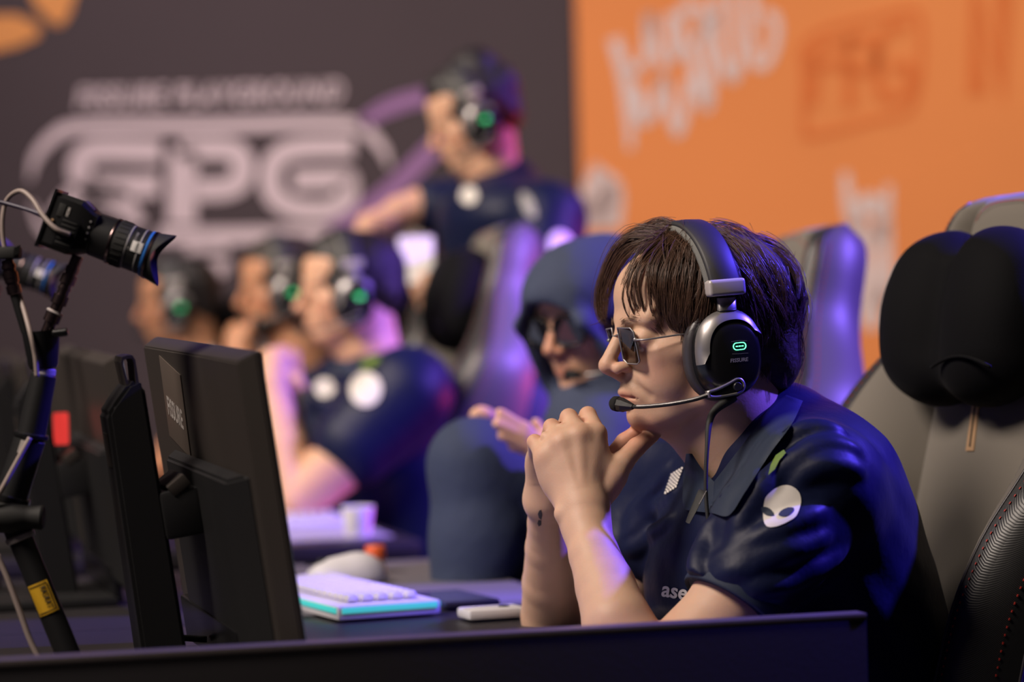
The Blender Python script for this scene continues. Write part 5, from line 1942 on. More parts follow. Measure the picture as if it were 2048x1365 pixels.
gl = empty_m('eyeglasses', Matrix.Identity(4))
tag(gl, 'thin silver rectangular glasses with tinted lenses on the player in focus', 'glasses')
def G(x, y, z): return hp(MH, (x - 1.5, y, z + 2))
for s in (-1, 1):
    cr = [(103, s * 10, 32), (99, s * 41, 31), (96.5, s * 45, 26), (92, s * 43.5, -6), (93, s * 39, -9), (97, s * 16, -8), (99.5, s * 11, -3)]
    ring_ = spline(cr + [cr[0]], 60)[:-1] if False else np.array(cr)
    dense = []
    for a, b in zip(ring_, np.roll(ring_, -1, 0)):
        dense += [a * (1 - t_) + b * t_ for t_ in np.linspace(0, 1, 6)[:-1]]
    dense.append(dense[0]); dense.append(dense[1])
    V, F = tube_data(np.array([G(*p) for p in dense]), 0.0009, 8, False)
    rim = mk('rim', V, F, M_['steel'], gl)
    pw = [G(*p) for p in dense[:-2]]
    nb = len(pw)
    off = Rm[:, 0] / np.linalg.norm(Rm[:, 0]) * 0.0014
    V = pw + [p - off for p in pw]
    F = [tuple(range(nb)), tuple(reversed(range(nb, 2 * nb)))] + [(i, (i + 1) % nb, nb + (i + 1) % nb, nb + i) for i in range(nb)]
    mk('lens', V, F, M_['lens'], gl, False)
    tp_ = [G(96, s * 45.5, 18), G(94, s * 53, 17.5), G(84, s * 60, 17.5), G(40, s * 69, 20), G(-5, s * 75, 20), G(-20, s * 74, 8)]
    tube('temple', tp_, [0.0016, 0.0012, 0.0010, 0.0010, 0.0012, 0.0014], M_['steel'], gl, 8, 40)
    V, F = tube_data(np.array([G(95, s * 43.5, 18), G(96, s * 47, 18)]), 0.0022, 8)
    mk('hinge', V, F, M_['steel'], gl)
    tube('nose_pad', [G(101, s * 11, 18), G(97, s * 11, 14), G(95, s * 10, 9)], [0.0008, 0.0012, 0.002], M_['steel'], gl, 6, 10)
tube('bridge', [G(102.5, -10.2, 25), G(104, -5, 23.5), G(104.6, 0, 23), G(104, 5, 23.5), G(102.5, 10.2, 25)], 0.0010, M_['steel'], gl, 8, 20)

# ---------------------------------------------------------------- the other players
def hair_volume(parent, M, mt, parts, subs, h=0.006, name='hair'):
    S = SDF(h); S.M = M
    for c, r in parts: S.el(c, r, 14)
    for c, r in subs: S.el(c, r, 8, sub=True)
    S.M = None
    o, V, F = sdf_obj(name, S, mt, parent, 2)
    return o


SHORT = ([((-12, 0, 54), (102, 82, 86)), ((-60, 0, 12), (48, 66, 55)), ((24, 0, 98), (62, 60, 42))],
         [((112, 0, 38), (46, 60, 56)), ((70, 0, -34), (72, 95, 64)), ((0, 0, -75), (70, 90, 62))])


def hand(S, wrist, palm, tips, r=0.0095, pr=0.030):
    """palm between wrist and knuckle line, fingers to the given tips (each a list of points)"""
    S.rc(wrist, palm, pr, pr * 1.05, 0.012)
    for t in tips:
        S.chain([palm] + list(t), [r * 1.6] + [r] * len(t), 0.006)


def logo_disc(name, px, py, rx, ry, rot, mt, parent, bvh, lift=0.004):
    p = [(px + rx * math.cos(a) * math.cos(rot) - ry * math.sin(a) * math.sin(rot), py + rx * math.cos(a) * math.sin(rot) + ry * math.sin(a) * math.cos(rot)) for a in np.linspace(0, 2 * math.pi, 28, endpoint=False)]
    V2, F2 = disc2d(p, 4)
    return decal(name, V2, F2, mt, parent, bvh, lift)


def bvh_of(V, F):
    return BVHTree.FromPolygons([Vector(v) for v in V], [tuple(f) for f in F])


# ---- hooded player, knees drawn up on the chair
MHo = head_matrix(1205, 658, 3.62, R(42), R(12))
S = SDF(0.004)
head_prims(S, MHo, True, False)
S.chain([hp(MHo, (-20, 0, -20)), P(1262, 840, 3.68)], [0.056, 0.060], 0.004)
S.chain([P(1215, 930, 3.50), P(1175, 1010, 3.42), P(1105, 925, 3.39)], [0.042, 0.036, 0.028], 0.004)
hand(S, P(1112, 928, 3.39), P(1090, 900, 3.385), [[P(1052, 856, 3.375), P(1000, 826, 3.37)], [P(1048, 872, 3.372), P(994, 848, 3.365)], [P(1052, 890, 3.375), P(1004, 872, 3.37)], [P(1062, 904, 3.385), P(1026, 894, 3.38)], [P(1092, 872, 3.40), P(1072, 846, 3.40)]], 0.0075, 0.024)
S.chain([P(1120, 970, 3.72), P(1040, 912, 3.66)], [0.036, 0.028], 0.004)
hand(S, P(1040, 912, 3.66), P(995, 880, 3.60), [[P(965, 838, 3.54), P(952, 832, 3.49)], [P(972, 834, 3.54), P(962, 826, 3.49)], [P(984, 840, 3.54), P(974, 830, 3.49)], [P(996, 850, 3.55), P(986, 838, 3.50)]], 0.0105, 0.028)
hood_p, V, F = sdf_obj('person', S, M_['skin_b'], None, 1)
tag(hood_p, 'person with a raised navy hood and dark sunglasses sitting with one knee drawn up', 'person', 'players')
face_blush(hood_p, V, MHo, [(hp(MHo, (100, 0, -5)), (.03, .03, .03), .6)], 0.3)
S = SDF(0.006); S.M = MHo
S.el((-10, 0, 42), (112, 96, 100), 10)
S.el((-40, 0, -20), (86, 100, 90), 40)
S.el((44, 0, 74), (62, 74, 60), 30)
S.rc((112, 0, 72), (98, 62, 28), 11, 12, 22); S.rc((112, 0, 72), (98, -62, 28), 11, 12, 22)
S.rc((98, 62, 28), (40, 92, -70), 12, 15, 22); S.rc((98, -62, 28), (40, -92, -70), 12, 15, 22)
S.el((70, 0, 70), (48, 64, 36), 24)
S.el((106, 0, -14), (92, 72, 80), 8, sub=True)
S.el((88, 0, -70), (84, 74, 76), 8, sub=True)
S.el((8, 0, 18), (92, 84, 98), 8, sub=True)
S.M = None
S.el(P(1265, 985, 3.70), (0.15, 0.20, 0.24), 0.03)
S.el(P(1275, 1180, 3.70), (0.16, 0.19, 0.22), 0.05)
S.rc(P(1190, 860, 3.58), P(1330, 880, 3.85), 0.075, 0.08, 0.05)
S.chain([P(1215, 900, 3.50), P(1180, 1015, 3.425), P(1128, 950, 3.40)], [0.066, 0.055, 0.042], 0.02)
S.chain([P(1240, 900, 3.90), P(1140, 970, 3.76), P(1062, 905, 3.665)], [0.062, 0.052, 0.040], 0.02)
hood_s, V, F = sdf_obj('hoodie', S, M_['hoodie'], hood_p, 2)
S = SDF(0.008)
ft1 = P(925, 1500, 3.43); ft1[2] = 0.53
S.chain([P(1290, 1180, 3.62), P(1080, 1010, 3.53), P(950, 930, 3.47)], [0.092, 0.082, 0.066], 0.02)
S.chain([P(948, 930, 3.47), P(957, 1080, 3.46), ft1], [0.064, 0.068, 0.050], 0.02)
ft2 = P(1060, 1500, 3.60); ft2[2] = 0.53
S.chain([P(1290, 1180, 3.80), P(1150, 1060, 3.70), P(1055, 985, 3.62)], [0.092, 0.080, 0.064], 0.02)
S.chain([P(1055, 985, 3.62), P(1062, 1130, 3.61), ft2], [0.062, 0.064, 0.05], 0.02)
sdf_obj('trousers', S, M_['jeans'], hood_p, 2)
for f_ in (ft1, ft2):
    S = SDF(0.008)
    S.chain([f_ + np.array([0.02, 0, -0.035]), f_ + GZ * 0.08 - np.array([0, 0, 0.045]), f_ + GZ * 0.17 - np.array([0, 0, 0.055])], [0.042, 0.042, 0.036], 0.02)
    sdf_obj('shoe', S, M_['rub'], hood_p, 2)
sg = empty_m('sunglasses', Matrix.Identity(4))
tag(sg, 'large dark sunglasses worn under the raised hood', 'glasses')
for s in (-1, 1):
    ring_ = [(104 - 8 * (abs(math.cos(a)) if s * math.cos(a) > 0 else 0), s * 34 + 27 * abs(math.cos(a)) ** 0.6 * (1 if math.cos(a) > 0 else -1), 18 + 21 * abs(math.sin(a)) ** 0.6 * (1 if math.sin(a) > 0 else -1)) for a in np.linspace(0, 2 * math.pi, 28, endpoint=False)]
    Vr = [hp(MHo, p) for p in ring_]; Vb = [hp(MHo, (p[0] - 3, p[1], p[2])) for p in ring_]
    n_ = 28
    mk('lens', Vr + Vb, [tuple(range(n_)), tuple(reversed(range(n_, 2 * n_)))] + [(i, (i + 1) % n_, n_ + (i + 1) % n_, n_ + i) for i in range(n_)], M_['lens_d'], sg, False)
    V, F = tube_data(np.array(Vr + Vr[:2]), 0.0022, 6, False)
    mk('rim', V, F, M_['blk_s'], sg)
    tube('temple', [hp(MHo, (95, s * 58, 22)), hp(MHo, (50, s * 70, 22)), hp(MHo, (-5, s * 76, 18))], 0.002, M_['blk_s'], sg, 6, 12)
tube('bridge', [hp(MHo, (103, -9, 22)), hp(MHo, (107, 0, 24)), hp(MHo, (103, 9, 22))], 0.002, M_['blk_s'], sg, 6, 10)
put_headset(hs_more[0], MHo, 'headset under the hood with only its microphone showing', 0.93)


# ---- player with clasped hands
MT3 = head_matrix(707, 600, 4.85, R(9), R(4))
S = SDF(0.005)
head_prims(S, MT3, True, False)
S.chain([hp(MT3, (-20, 0, -10)), P(742, 690, 4.85), P(760, 760, 4.86)], [0.056, 0.056, 0.062], 0.004)
S.rc(hp(MT3, (45, 0, -62)), P(712, 745, 4.85), 0.022, 0.026, 0.03)
S.chain([P(810, 800, 4.66), P(690, 915, 4.62), P(592, 1005, 4.60)], [0.066, 0.060, 0.045], 0.004)
S.chain([P(592, 1005, 4.60), P(572, 900, 4.64), P(548, 800, 4.69), P(546, 775, 4.70)], [0.046, 0.044, 0.034, 0.031], 0.004)
hand(S, P(546, 770, 4.70), P(550, 728, 4.72), [[P(560, 702, 4.75), P(590, 712, 4.78), P(592, 735, 4.79)], [P(548, 704, 4.76), P(575, 706, 4.80)], [P(536, 708, 4.76), P(560, 712, 4.81)], [P(528, 716, 4.76), P(548, 720, 4.81)], [P(572, 735, 4.71), P(596, 762, 4.70), P(606, 775, 4.70)]], 0.0105, 0.032)
S.chain([P(700, 830, 5.04), P(640, 940, 5.02), P(596, 1005, 5.0)], [0.06, 0.055, 0.045], 0.004)
S.chain([P(596, 1005, 5.0), P(575, 860, 4.90), P(566, 775, 4.83)], [0.044, 0.038, 0.030], 0.004)
S.rc(P(566, 775, 4.83), P(565, 722, 4.79), 0.032, 0.030, 0.012)
for k in range(4):
    S.rc(P(575 + 4 * k, 712 + 12 * k, 4.77), P(590 + 3 * k, 716 + 14 * k, 4.735), 0.0105, 0.0095, 0.003)
p3, V, F = sdf_obj('person', S, M_['skin_b'], None, 1)
tag(p3, 'blurred person in navy polo holding clasped hands before the chin, headset with green light', 'person', 'players')
face_blush(p3, V, MT3, [], 0.5)
hair_volume(p3, MT3, M_['hair_blk'], *SHORT)
S = SDF(0.008)
S.el(P(775, 815, 4.86), (0.125, 0.21, 0.10), 0.04, rot=A14)
S.el(P(800, 925, 4.87), (0.150, 0.20, 0.19), 0.05, rot=A14)
S.el(P(815, 1080, 4.88), (0.150, 0.19, 0.22), 0.05, rot=A14)
S.chain([P(750, 740, 4.86), P(770, 790, 4.86)], [0.07, 0.09], 0.03)
S.chain([P(815, 785, 4.665), P(708, 892, 4.63)], [0.092, 0.082], 0.03)
hem = P(690, 912, 4.62) - P(815, 785, 4.665); hem /= np.linalg.norm(hem)
S.rc(P(705, 770, 5.06), P(660, 880, 5.04), 0.08, 0.075, 0.03)
S.rc(P(640, 800, 4.72), P(740, 860, 4.70), 0.03, 0.05, 0.05)
s3, V, F = sdf_obj('polo_shirt', S, M_['navy'], p3, 2)
b3 = bvh_of(V, F)
logo_disc('sleeve_print', 733, 781, 31, 34, 0.3, M_['logo_w'], s3, b3)
logo_disc('chest_print', 651, 778, 21, 19, 0.0, M_['logo_w'], s3, b3)
logo_disc('green_print', 742, 728, 22, 9, -0.5, M_['logo_g'], s3, b3)
# ribbed collar ring
cr_ = [P(742 + 62 * math.cos(a), 742 + 18 * math.sin(a) - 16 * math.cos(a) * -1, 4.86 - 0.085 * math.sin(a)) for a in np.linspace(0, 2 * math.pi, 25)]
V, F = tube_data(np.array(cr_), 0.016, 8, False); mk('collar', V, F, M_['navy_c'], s3)
S = SDF(0.012)
for Yk in (4.78, 5.0):
    h_, k_ = P(840, 1200, Yk), P(600, 1220, Yk - 0.05); h_[2] = 0.55; k_[2] = 0.55
    f_ = k_.copy(); f_[2] = 0.05
    S.chain([h_, k_, f_, f_ + GZ * 0.17], [0.085, 0.062, 0.045, 0.035], 0.02)
sdf_obj('trousers', S, M_['jeans'], p3, 2)
put_headset(hs_more[1], MT3, 'blurred headset with green light on the player with clasped hands')


# ---- bearded player, fist at the chin
MT4 = head_matrix(573, 592, 5.6, R(12), R(6))
S = SDF(0.006)
head_prims(S, MT4, True, False)
S.chain([hp(MT4, (-20, 0, -10)), P(610, 700, 5.6), P(630, 760, 5.62)], [0.056, 0.058, 0.065], 0.004)
S.rc(hp(MT4, (45, 0, -62)), P(588, 735, 5.6), 0.024, 0.03, 0.03)
S.chain([P(640, 800, 5.42), P(560, 900, 5.40), P(495, 970, 5.40)], [0.06, 0.052, 0.044], 0.004)
S.chain([P(495, 970, 5.40), P(484, 800, 5.45), P(480, 722, 5.50)], [0.044, 0.038, 0.031], 0.004)
hand(S, P(480, 722, 5.50), P(482, 682, 5.52), [[P(466, 660, 5.52), P(478, 652, 5.55), P(494, 660, 5.56)], [P(462, 672, 5.52), P(474, 664, 5.56), P(490, 672, 5.57)], [P(462, 684, 5.52), P(472, 676, 5.56)], [P(464, 696, 5.52), P(474, 690, 5.56)], [P(496, 668, 5.49), P(500, 650, 5.50)]], 0.0115, 0.036)
S.chain([P(600, 800, 5.82), P(560, 900, 5.80), P(540, 975, 5.80)], [0.06, 0.05, 0.042], 0.004)
S.chain([P(540, 975, 5.80), P(500, 1000, 5.70), P(470, 1005, 5.62)], [0.04, 0.032, 0.028], 0.004)
hand(S, P(470, 1005, 5.62), P(445, 1008, 5.58), [[P(430, 1004, 5.57), P(415, 1010, 5.56)], [P(428, 1010, 5.56), P(412, 1016, 5.55)], [P(430, 1016, 5.56), P(416, 1020, 5.55)]], 0.009, 0.026)
p4, V, F = sdf_obj('person', S, M_['skin_c'], None, 1)
tag(p4, 'blurred bearded person in navy resting a fist against the chin, behind the clasped hands', 'person', 'players')
face_blush(p4, V, MT4, [], 1.0)
hair_volume(p4, MT4, M_['hair_brn'], *SHORT)
S = SDF(0.006); S.M = MT4
S.el((58, 0, -58), (46, 52, 32), 10)
for s in (-1, 1):
    S.rc((20, s * 60, -10), (40, s * 48, -56), 9, 12, 10)
    S.rc((84, s * 20, -34), (100, 0, -31), 5, 5, 4)
S.el((92, 0, -45), (20, 22, 11), 6, sub=True)
S.M = None
sdf_obj('beard', S, M_['hair_brn'], p4, 2)
S = SDF(0.009)
S.el(P(650, 830, 5.64), (0.13, 0.21, 0.10), 0.04, rot=A14)
S.el(P(665, 950, 5.65), (0.15, 0.20, 0.20), 0.05, rot=A14)
S.el(P(675, 1090, 5.66), (0.15, 0.19, 0.20), 0.05, rot=A14)
S.chain([P(632, 755, 5.62), P(648, 800, 5.63)], [0.075, 0.1], 0.03)
S.rc(P(650, 810, 5.43), P(575, 890, 5.41), 0.088, 0.078, 0.03)
S.rc(P(605, 810, 5.83), P(572, 890, 5.81), 0.082, 0.075, 0.03)
s4, V, F = sdf_obj('polo_shirt', S, M_['navy'], p4, 2)
S = SDF(0.012)
for Yk in (5.55, 5.75):
    h_, k_ = P(700, 1150, Yk), P(500, 1170, Yk - 0.05); h_[2] = 0.55; k_[2] = 0.55
    f_ = k_.copy(); f_[2] = 0.05
    S.chain([h_, k_, f_, f_ + GZ * 0.17], [0.085, 0.062, 0.045, 0.035], 0.02)
sdf_obj('trousers', S, M_['jeans'], p4, 2)
put_headset(hs_more[2], MT4, 'blurred headset on the bearded player')


# ---- player at the far left end
MT5 = head_matrix(362, 620, 6.3, R(6), R(6))
S = SDF(0.006)
head_prims(S, MT5, True, False)
S.chain([hp(MT5, (-20, 0, -10)), P(395, 700, 6.3), P(410, 750, 6.32)], [0.056, 0.058, 0.065], 0.004)
S.rc(hp(MT5, (45, 0, -62)), P(372, 735, 6.3), 0.024, 0.03, 0.03)
S.chain([P(420, 790, 6.1), P(370, 880, 6.08), P(320, 950, 6.1)], [0.06, 0.052, 0.042], 0.004)
S.chain([P(320, 950, 6.1), P(280, 945, 6.05), P(240, 945, 6.0)], [0.042, 0.034, 0.028], 0.004)
hand(S, P(240, 945, 6.0), P(220, 945, 5.98), [[P(205, 944, 5.97), P(192, 950, 5.97)], [P(205, 950, 5.96), P(190, 956, 5.96)], [P(207, 955, 5.95), P(194, 960, 5.95)]], 0.009, 0.026)
p5_, V, F = sdf_obj('person', S, M_['skin_c'], None, 1)
tag(p5_, 'farthest blurred person in navy with headset, at the left end of the row', 'person', 'players')
face_blush(p5_, V, MT5, [], 0.3)
hair_volume(p5_, MT5, M_['hair_blk'], *SHORT)
S = SDF(0.009)
S.el(P(425, 800, 6.34), (0.13, 0.21, 0.10), 0.04, rot=A14)
S.el(P(440, 910, 6.35), (0.15, 0.20, 0.20), 0.05, rot=A14)
S.el(P(445, 1040, 6.36), (0.15, 0.19, 0.20), 0.05, rot=A14)
S.chain([P(412, 735, 6.32), P(425, 775, 6.33)], [0.075, 0.1], 0.03)
S.rc(P(425, 775, 6.12), P(385, 850, 6.10), 0.088, 0.078, 0.03)
s5, V, F = sdf_obj('polo_shirt', S, M_['navy'], p5_, 2)
logo_disc('sleeve_print', 404, 694, 26, 26, 0.0, M_['logo_w'], s5, bvh_of(V, F))
S = SDF(0.012)
for Yk in (6.25, 6.45):
    h_, k_ = P(470, 1100, Yk), P(290, 1110, Yk - 0.05); h_[2] = 0.55; k_[2] = 0.55
    f_ = k_.copy(); f_[2] = 0.05
    S.chain([h_, k_, f_, f_ + GZ * 0.17], [0.085, 0.062, 0.045, 0.035], 0.02)
sdf_obj('trousers', S, M_['jeans'], p5_, 2)
put_headset(hs_more[3], MT5, 'blurred headset with green light on the player at the left end')


# ---- standing player leaning over the row
MT6 = head_matrix(958, 252, 5.35, R(8), R(20))
S = SDF(0.005)
head_prims(S, MT6, True, False)
S.chain([hp(MT6, (-22, 0, -8)), P(985, 330, 5.35), P(1010, 385, 5.37)], [0.056, 0.058, 0.066], 0.004)
S.rc(hp(MT6, (40, 0, -62)), P(955, 370, 5.35), 0.024, 0.032, 0.03)
S.chain([P(905, 415, 5.55), P(850, 412, 5.54), P(800, 425, 5.52), P(765, 445, 5.50)], [0.056, 0.046, 0.038, 0.030], 0.004)
hand(S, P(765, 445, 5.50), P(742, 452, 5.49), [[P(725, 452, 5.48), P(712, 462, 5.48)], [P(724, 460, 5.47), P(712, 470, 5.47)], [P(726, 467, 5.46), P(716, 476, 5.46)], [P(730, 472, 5.45), P(722, 481, 5.45)]], 0.010, 0.032)
S.chain([P(1095, 455, 5.17), P(1075, 590, 5.14), P(1050, 690, 5.12)], [0.056, 0.048, 0.042], 0.004)
S.chain([P(1050, 690, 5.12), P(950, 660, 5.10), P(888, 628, 5.08)], [0.042, 0.035, 0.028], 0.004)
hand(S, P(888, 628, 5.08), P(862, 602, 5.07), [[P(850, 575, 5.045), P(845, 555, 5.05)], [P(862, 575, 5.045), P(858, 552, 5.05)], [P(872, 582, 5.05), P(868, 562, 5.055)], [P(836, 590, 5.09), P(826, 566, 5.09)], [P(846, 600, 5.06), P(834, 586, 5.05)]], 0.010, 0.030)
p6_, V, F = sdf_obj('person', S, M_['skin_b'], None, 1)
tag(p6_, 'blurred standing person in navy with headset leaning over the row, arm outstretched', 'person', 'players')
face_blush(p6_, V, MT6, [], 0.3)
hair_volume(p6_, MT6, M_['hair_blk'], SHORT[0] + [((-34, 0, 118), (60, 56, 52)), ((44, 0, 108), (42, 48, 32)), ((-80, 0, 70), (40, 60, 50))], SHORT[1])
S = SDF(0.008)
S.el(P(1010, 440, 5.37), (0.150, 0.215, 0.105), 0.04, rot=A14)
S.el(P(1022, 545, 5.38), (0.150, 0.20, 0.18), 0.05, rot=A14)
S.el(P(1030, 700, 5.40), (0.140, 0.18, 0.20), 0.05, rot=A14)
S.el(P(1035, 820, 5.40), (0.135, 0.175, 0.12), 0.05, rot=A14)
S.chain([P(1010, 372, 5.37), P(1020, 420, 5.37)], [0.074, 0.1], 0.03)
S.rc(P(1095, 440, 5.18), P(1080, 560, 5.15), 0.088, 0.075, 0.03)
S.rc(P(925, 420, 5.56), P(868, 415, 5.55), 0.074, 0.064, 0.03)
s6, V, F = sdf_obj('polo_shirt', S, M_['navy'], p6_, 2)
b6 = bvh_of(V, F)
logo_disc('sleeve_print', 1121, 495, 25, 33, -0.2, M_['logo_w'], s6, b6)
logo_disc('chest_print', 940, 393, 17, 17, 0, M_['logo_w'], s6, b6)
logo_disc('chest_print', 1058, 412, 11, 28, -0.45, M_['let_d'], s6, b6)
S = SDF(0.012)
for Yk in (5.30, 5.50):
    h_ = P(1038, 900, Yk); h_[2] = 0.90
    k_ = h_ + np.array([0.0, 0, -0.42]); f_ = h_ + np.array([0.02, 0, -0.84])
    S.chain([h_, k_, f_, f_ + GZ * 0.18 - np.array([0, 0, .02])], [0.10, 0.068, 0.045, 0.035], 0.02)
sdf_obj('trousers', S, M_['jeans'], p6_, 2)
put_headset(hs_more[4], MT6, 'blurred headset with green light on the standing player')
# white card in the standing player's hand
cv = [P(796, 474, 5.07), P(866, 472, 5.07), P(868, 566, 5.06), P(800, 568, 5.06)]
nb = np.array([0, 0.0035, 0])
cd = mk('white_card', [tuple(v) for v in cv] + [tuple(v + nb) for v in cv], [(0, 1, 2, 3), (7, 6, 5, 4), (0, 4, 5, 1), (1, 5, 6, 2), (2, 6, 7, 3), (3, 7, 4, 0)], M_['paper'], None, False)
tag(cd, 'blank white card held up in the hand of the standing player', 'card')

# ---------------------------------------------------------------- player-facing video camera on a jointed arm
YC = 2.45
KC = YC / FPX
ct, st_ = math.cos(R(20)), math.sin(R(20))
EX = CR * ct - CU * st_; EY = CR * st_ + CU * ct; EZ = -fwd
C0 = P(150, 455, YC)
MC = Matrix(((EX[0], EY[0], EZ[0], C0[0]), (EX[1], EY[1], EZ[1], C0[1]), (EX[2], EY[2], EZ[2], C0[2]), (0, 0, 0, 1)))
# local frame: x along the lens, y up, z to the photographer; sizes given in photo pixels
vc = empty_m('video_camera', MC)


def lx(profile, name, mt, n=40, parent=vc, sharp=35):
    """revolve (x, radius) about the lens axis"""
    Mx = Matrix.Rotation(R(90), 4, 'Y')
    return lathe(name, [(r * KC, x * KC) for x, r in profile], mt, parent, n, Mx, True, sharp)


def cbox(name, size, loc_, mt, bev=2, parent=vc, rot=None):
    return box(name, [q * KC for q in size], [q * KC for q in loc_], mt, parent, bev * KC, rot)


# chamfered body
bm = bmesh.new()
rings = []
for x, h_, w_ in ((-46, 56, 56), (8, 56, 56), (34, 42, 44), (44, 40, 42)):
    c = min(h_, w_) * 0.16
    rings.append([bm.verts.new((x * KC, y * KC, z * KC)) for y, z in ((-h_ + c, -w_), (h_ - c, -w_), (h_, -w_ + c), (h_, w_ - c), (h_ - c, w_), (-h_ + c, w_), (-h_, w_ - c), (-h_, -w_ + c))])
bm.faces.new(list(reversed(rings[0]))); bm.faces.new(rings[-1])
for a, b in zip(rings, rings[1:]):
    for i in range(8):
        bm.faces.new((a[i], a[(i + 1) % 8], b[(i + 1) % 8], b[i]))
from_bm('camera_body', bm, M_['blk'], vc, True, 30)
cbox('rear_plate', (7, 122, 118), (-50, 0, 0), M_['blk_s'], 2)
cbox('cooling_panel', (40, 60, 3), (-2, -16, 57), M_['blk_s'], 1)
for k in range(6):
    cbox('cooling_slot', (30, 3, 2), (-2, -38 + k * 9, 59), M_['rub'], 0.5)
cbox('accent_plate', (24, 3, 26), (21, 52, 20), M_['purple_grip'], 1, rot=Matrix.Rotation(R(-28), 4, 'Z'))
cbox('port_frame', (14, 26, 3), (-26, 24, 57), M_['rub'], 1)
Vt, Ft = text_mesh('HDMI', 7.5, 0.1)
mk('port_lettering', [Vector(((-13 + v[1]) * KC, (25 + v[0]) * KC, 57.6 * KC)) for v in Vt], Ft, M_['let'], vc, False)
for q in range(4):
    rod('side_button', Vector((34 + q * 0.5, 22 - q * 12, 43.5)) * KC, Vector((34 + q * 0.5, 22 - q * 12, 46)) * KC, 2.2 * KC, 2.2 * KC, M_['let_d'], vc, 10, 0.3 * KC)
rod('port_pin', Vector((-36, 0, 56)) * KC, Vector((-36, 0, 59)) * KC, 2.5 * KC, 2.5 * KC, M_['gold'], vc, 10, 0.3 * KC)
lx([(40, 40), (42, 43), (78, 44), (80, 44)], 'lens_mount', M_['blk'])
lx([(79, 46), (80, 46.5), (84, 46.5), (85, 46)], 'lens_ring', M_['steel_d'])
lx([(85, 43), (86, 45.5), (112, 46), (114, 43)], 'focus_ring', M_['rub'])
lx([(113, 44.4), (114, 45), (116, 45), (117, 44)], 'lens_ring', M_['let_d'])
lx([(116, 42), (117, 44), (150, 45), (152, 43)], 'zoom_ring', M_['blk'])
lx([(139, 45.2), (140, 45.8), (141.5, 45.8), (142, 45.2)], 'lens_ring', M_['let_d'])
lx([(151, 44), (152, 47), (156, 47), (157, 45)], 'blue_ring', M_['lens_blue'])
lx([(157, 45), (158, 48.5), (163, 49), (164, 46)], 'lens_ring', M_['steel_d'])
lx([(150, 38), (160, 36), (160.5, 34)], 'front_glass', M_['front_glass'])
for q in range(24):
    a = 2 * math.pi * q / 24
    g_ = cbox('grip_rib', (20, 2.2, 1.6), (0, 0, 0), M_['rub'], 0.4)
    g_.data.transform(Matrix.Rotation(a, 4, 'X') @ Matrix.Translation((99 * KC, 0, 46.3 * KC)))
# petal hood: deep at top and bottom, cut back at the sides
n_ = 64
V, F = [], []
for layer, dr in ((0, 0), (1, -2.2)):
    for i in range(n_):
        a = 2 * math.pi * i / n_
        for x, r in ((163, 47), (163 + (33 if True else 0) * (0.18 + 0.82 * abs(math.cos(a)) ** 1.6), 47 + 7 * (0.18 + 0.82 * abs(math.cos(a)) ** 1.6))):
            V.append(Vector((x, (r + dr) * math.cos(a), (r + dr) * math.sin(a))) * KC)
for i in range(n_):
    j = (i + 1) % n_
    F.append((2 * i, 2 * j, 2 * j + 1, 2 * i + 1))
    o_ = 2 * n_
    F.append((o_ + 2 * i, o_ + 2 * i + 1, o_ + 2 * j + 1, o_ + 2 * j))
    F.append((2 * i + 1, 2 * j + 1, o_ + 2 * j + 1, o_ + 2 * i + 1))
    F.append((2 * i, o_ + 2 * i, o_ + 2 * j, 2 * j))
mk('lens_hood', V, F, M_['rub'], vc, False)
stk = cbox('white_sticker', (22, 21, 1.2), (137, 6, 46.3), M_['paper'], 0.2)
Vt, Ft = text_mesh('02504', 7, 0.1)
mk('sticker_lettering', [Vector(((137 + v[1]) * KC, (6 + v[0]) * KC, 47.4 * KC)) for v in Vt], Ft, M_['ink'], stk, False)
for tx, x0, y0, sz in (('Z-NIR', 128, 26, 6.5), ('1.8', 121, -2, 5)):
    Vt, Ft = text_mesh(tx, sz, 0.08)
    mk('barrel_lettering', [Vector(((x0 + v[1]) * KC, (y0 + v[0]) * KC, math.sqrt(max(1, 46.2 ** 2 - (y0 + v[0]) ** 2)) * KC)) for v in Vt], Ft, M_['let_d'], vc, False)
tag(vc, 'small black video camera with long lens and petal hood at upper left, in focus', 'camera', 'video cameras on arms')

# jointed arm: everything modelled in world coordinates, root at the desk clamp
def A(px, py, dy=0.0): return P(px, py, YC + dy)
foot = A(150, 1335); foot[2] = DESK_Z
arm = empty('articulated_stand', foot)
rod('chrome_rod', A(156, 512), A(92, 668), 0.0060, 0.0060, M_['steel_d'], arm, 20, 0.001, [(0.18, .001, .006), (0.30, .0022, .010), (0.42, .0008, .003), (0.56, .0022, .010), (0.78, .0024, .012)])
rod('rod_clip', A(111, 622), A(108, 628), 0.0092, 0.0092, M_['satin'], arm, 20)
lathe('socket_cup', [(0.0130, 0), (0.0150, 0.004), (0.0190, 0.036), (0.0196, 0.038), (0.0180, 0.038), (0.0135, 0.006)], M_['blk'], arm, 32, frame_z(A(87, 738), A(82, 668)))
rod('clamp_bolt', A(104, 668, -0.012), A(136, 664, -0.012), 0.0042, 0.0042, M_['blk_s'], arm, 12)
rod('socket_ring', A(90, 736), A(88, 752), 0.0115, 0.0115, M_['satin'], arm, 24)
rod('upper_tube', A(88, 748), A(62, 872), 0.0130, 0.0145, M_['blk'], arm, 24)
rod('tube_ring', A(63, 866), A(61, 878), 0.0178, 0.0178, M_['blk_s'], arm, 24)
rod('middle_tube', A(61, 876), A(20, 1004), 0.0160, 0.0165, M_['blk'], arm, 24)
rod('tube_ring', A(25, 990), A(20, 1006), 0.0195, 0.0195, M_['blk_s'], arm, 24)
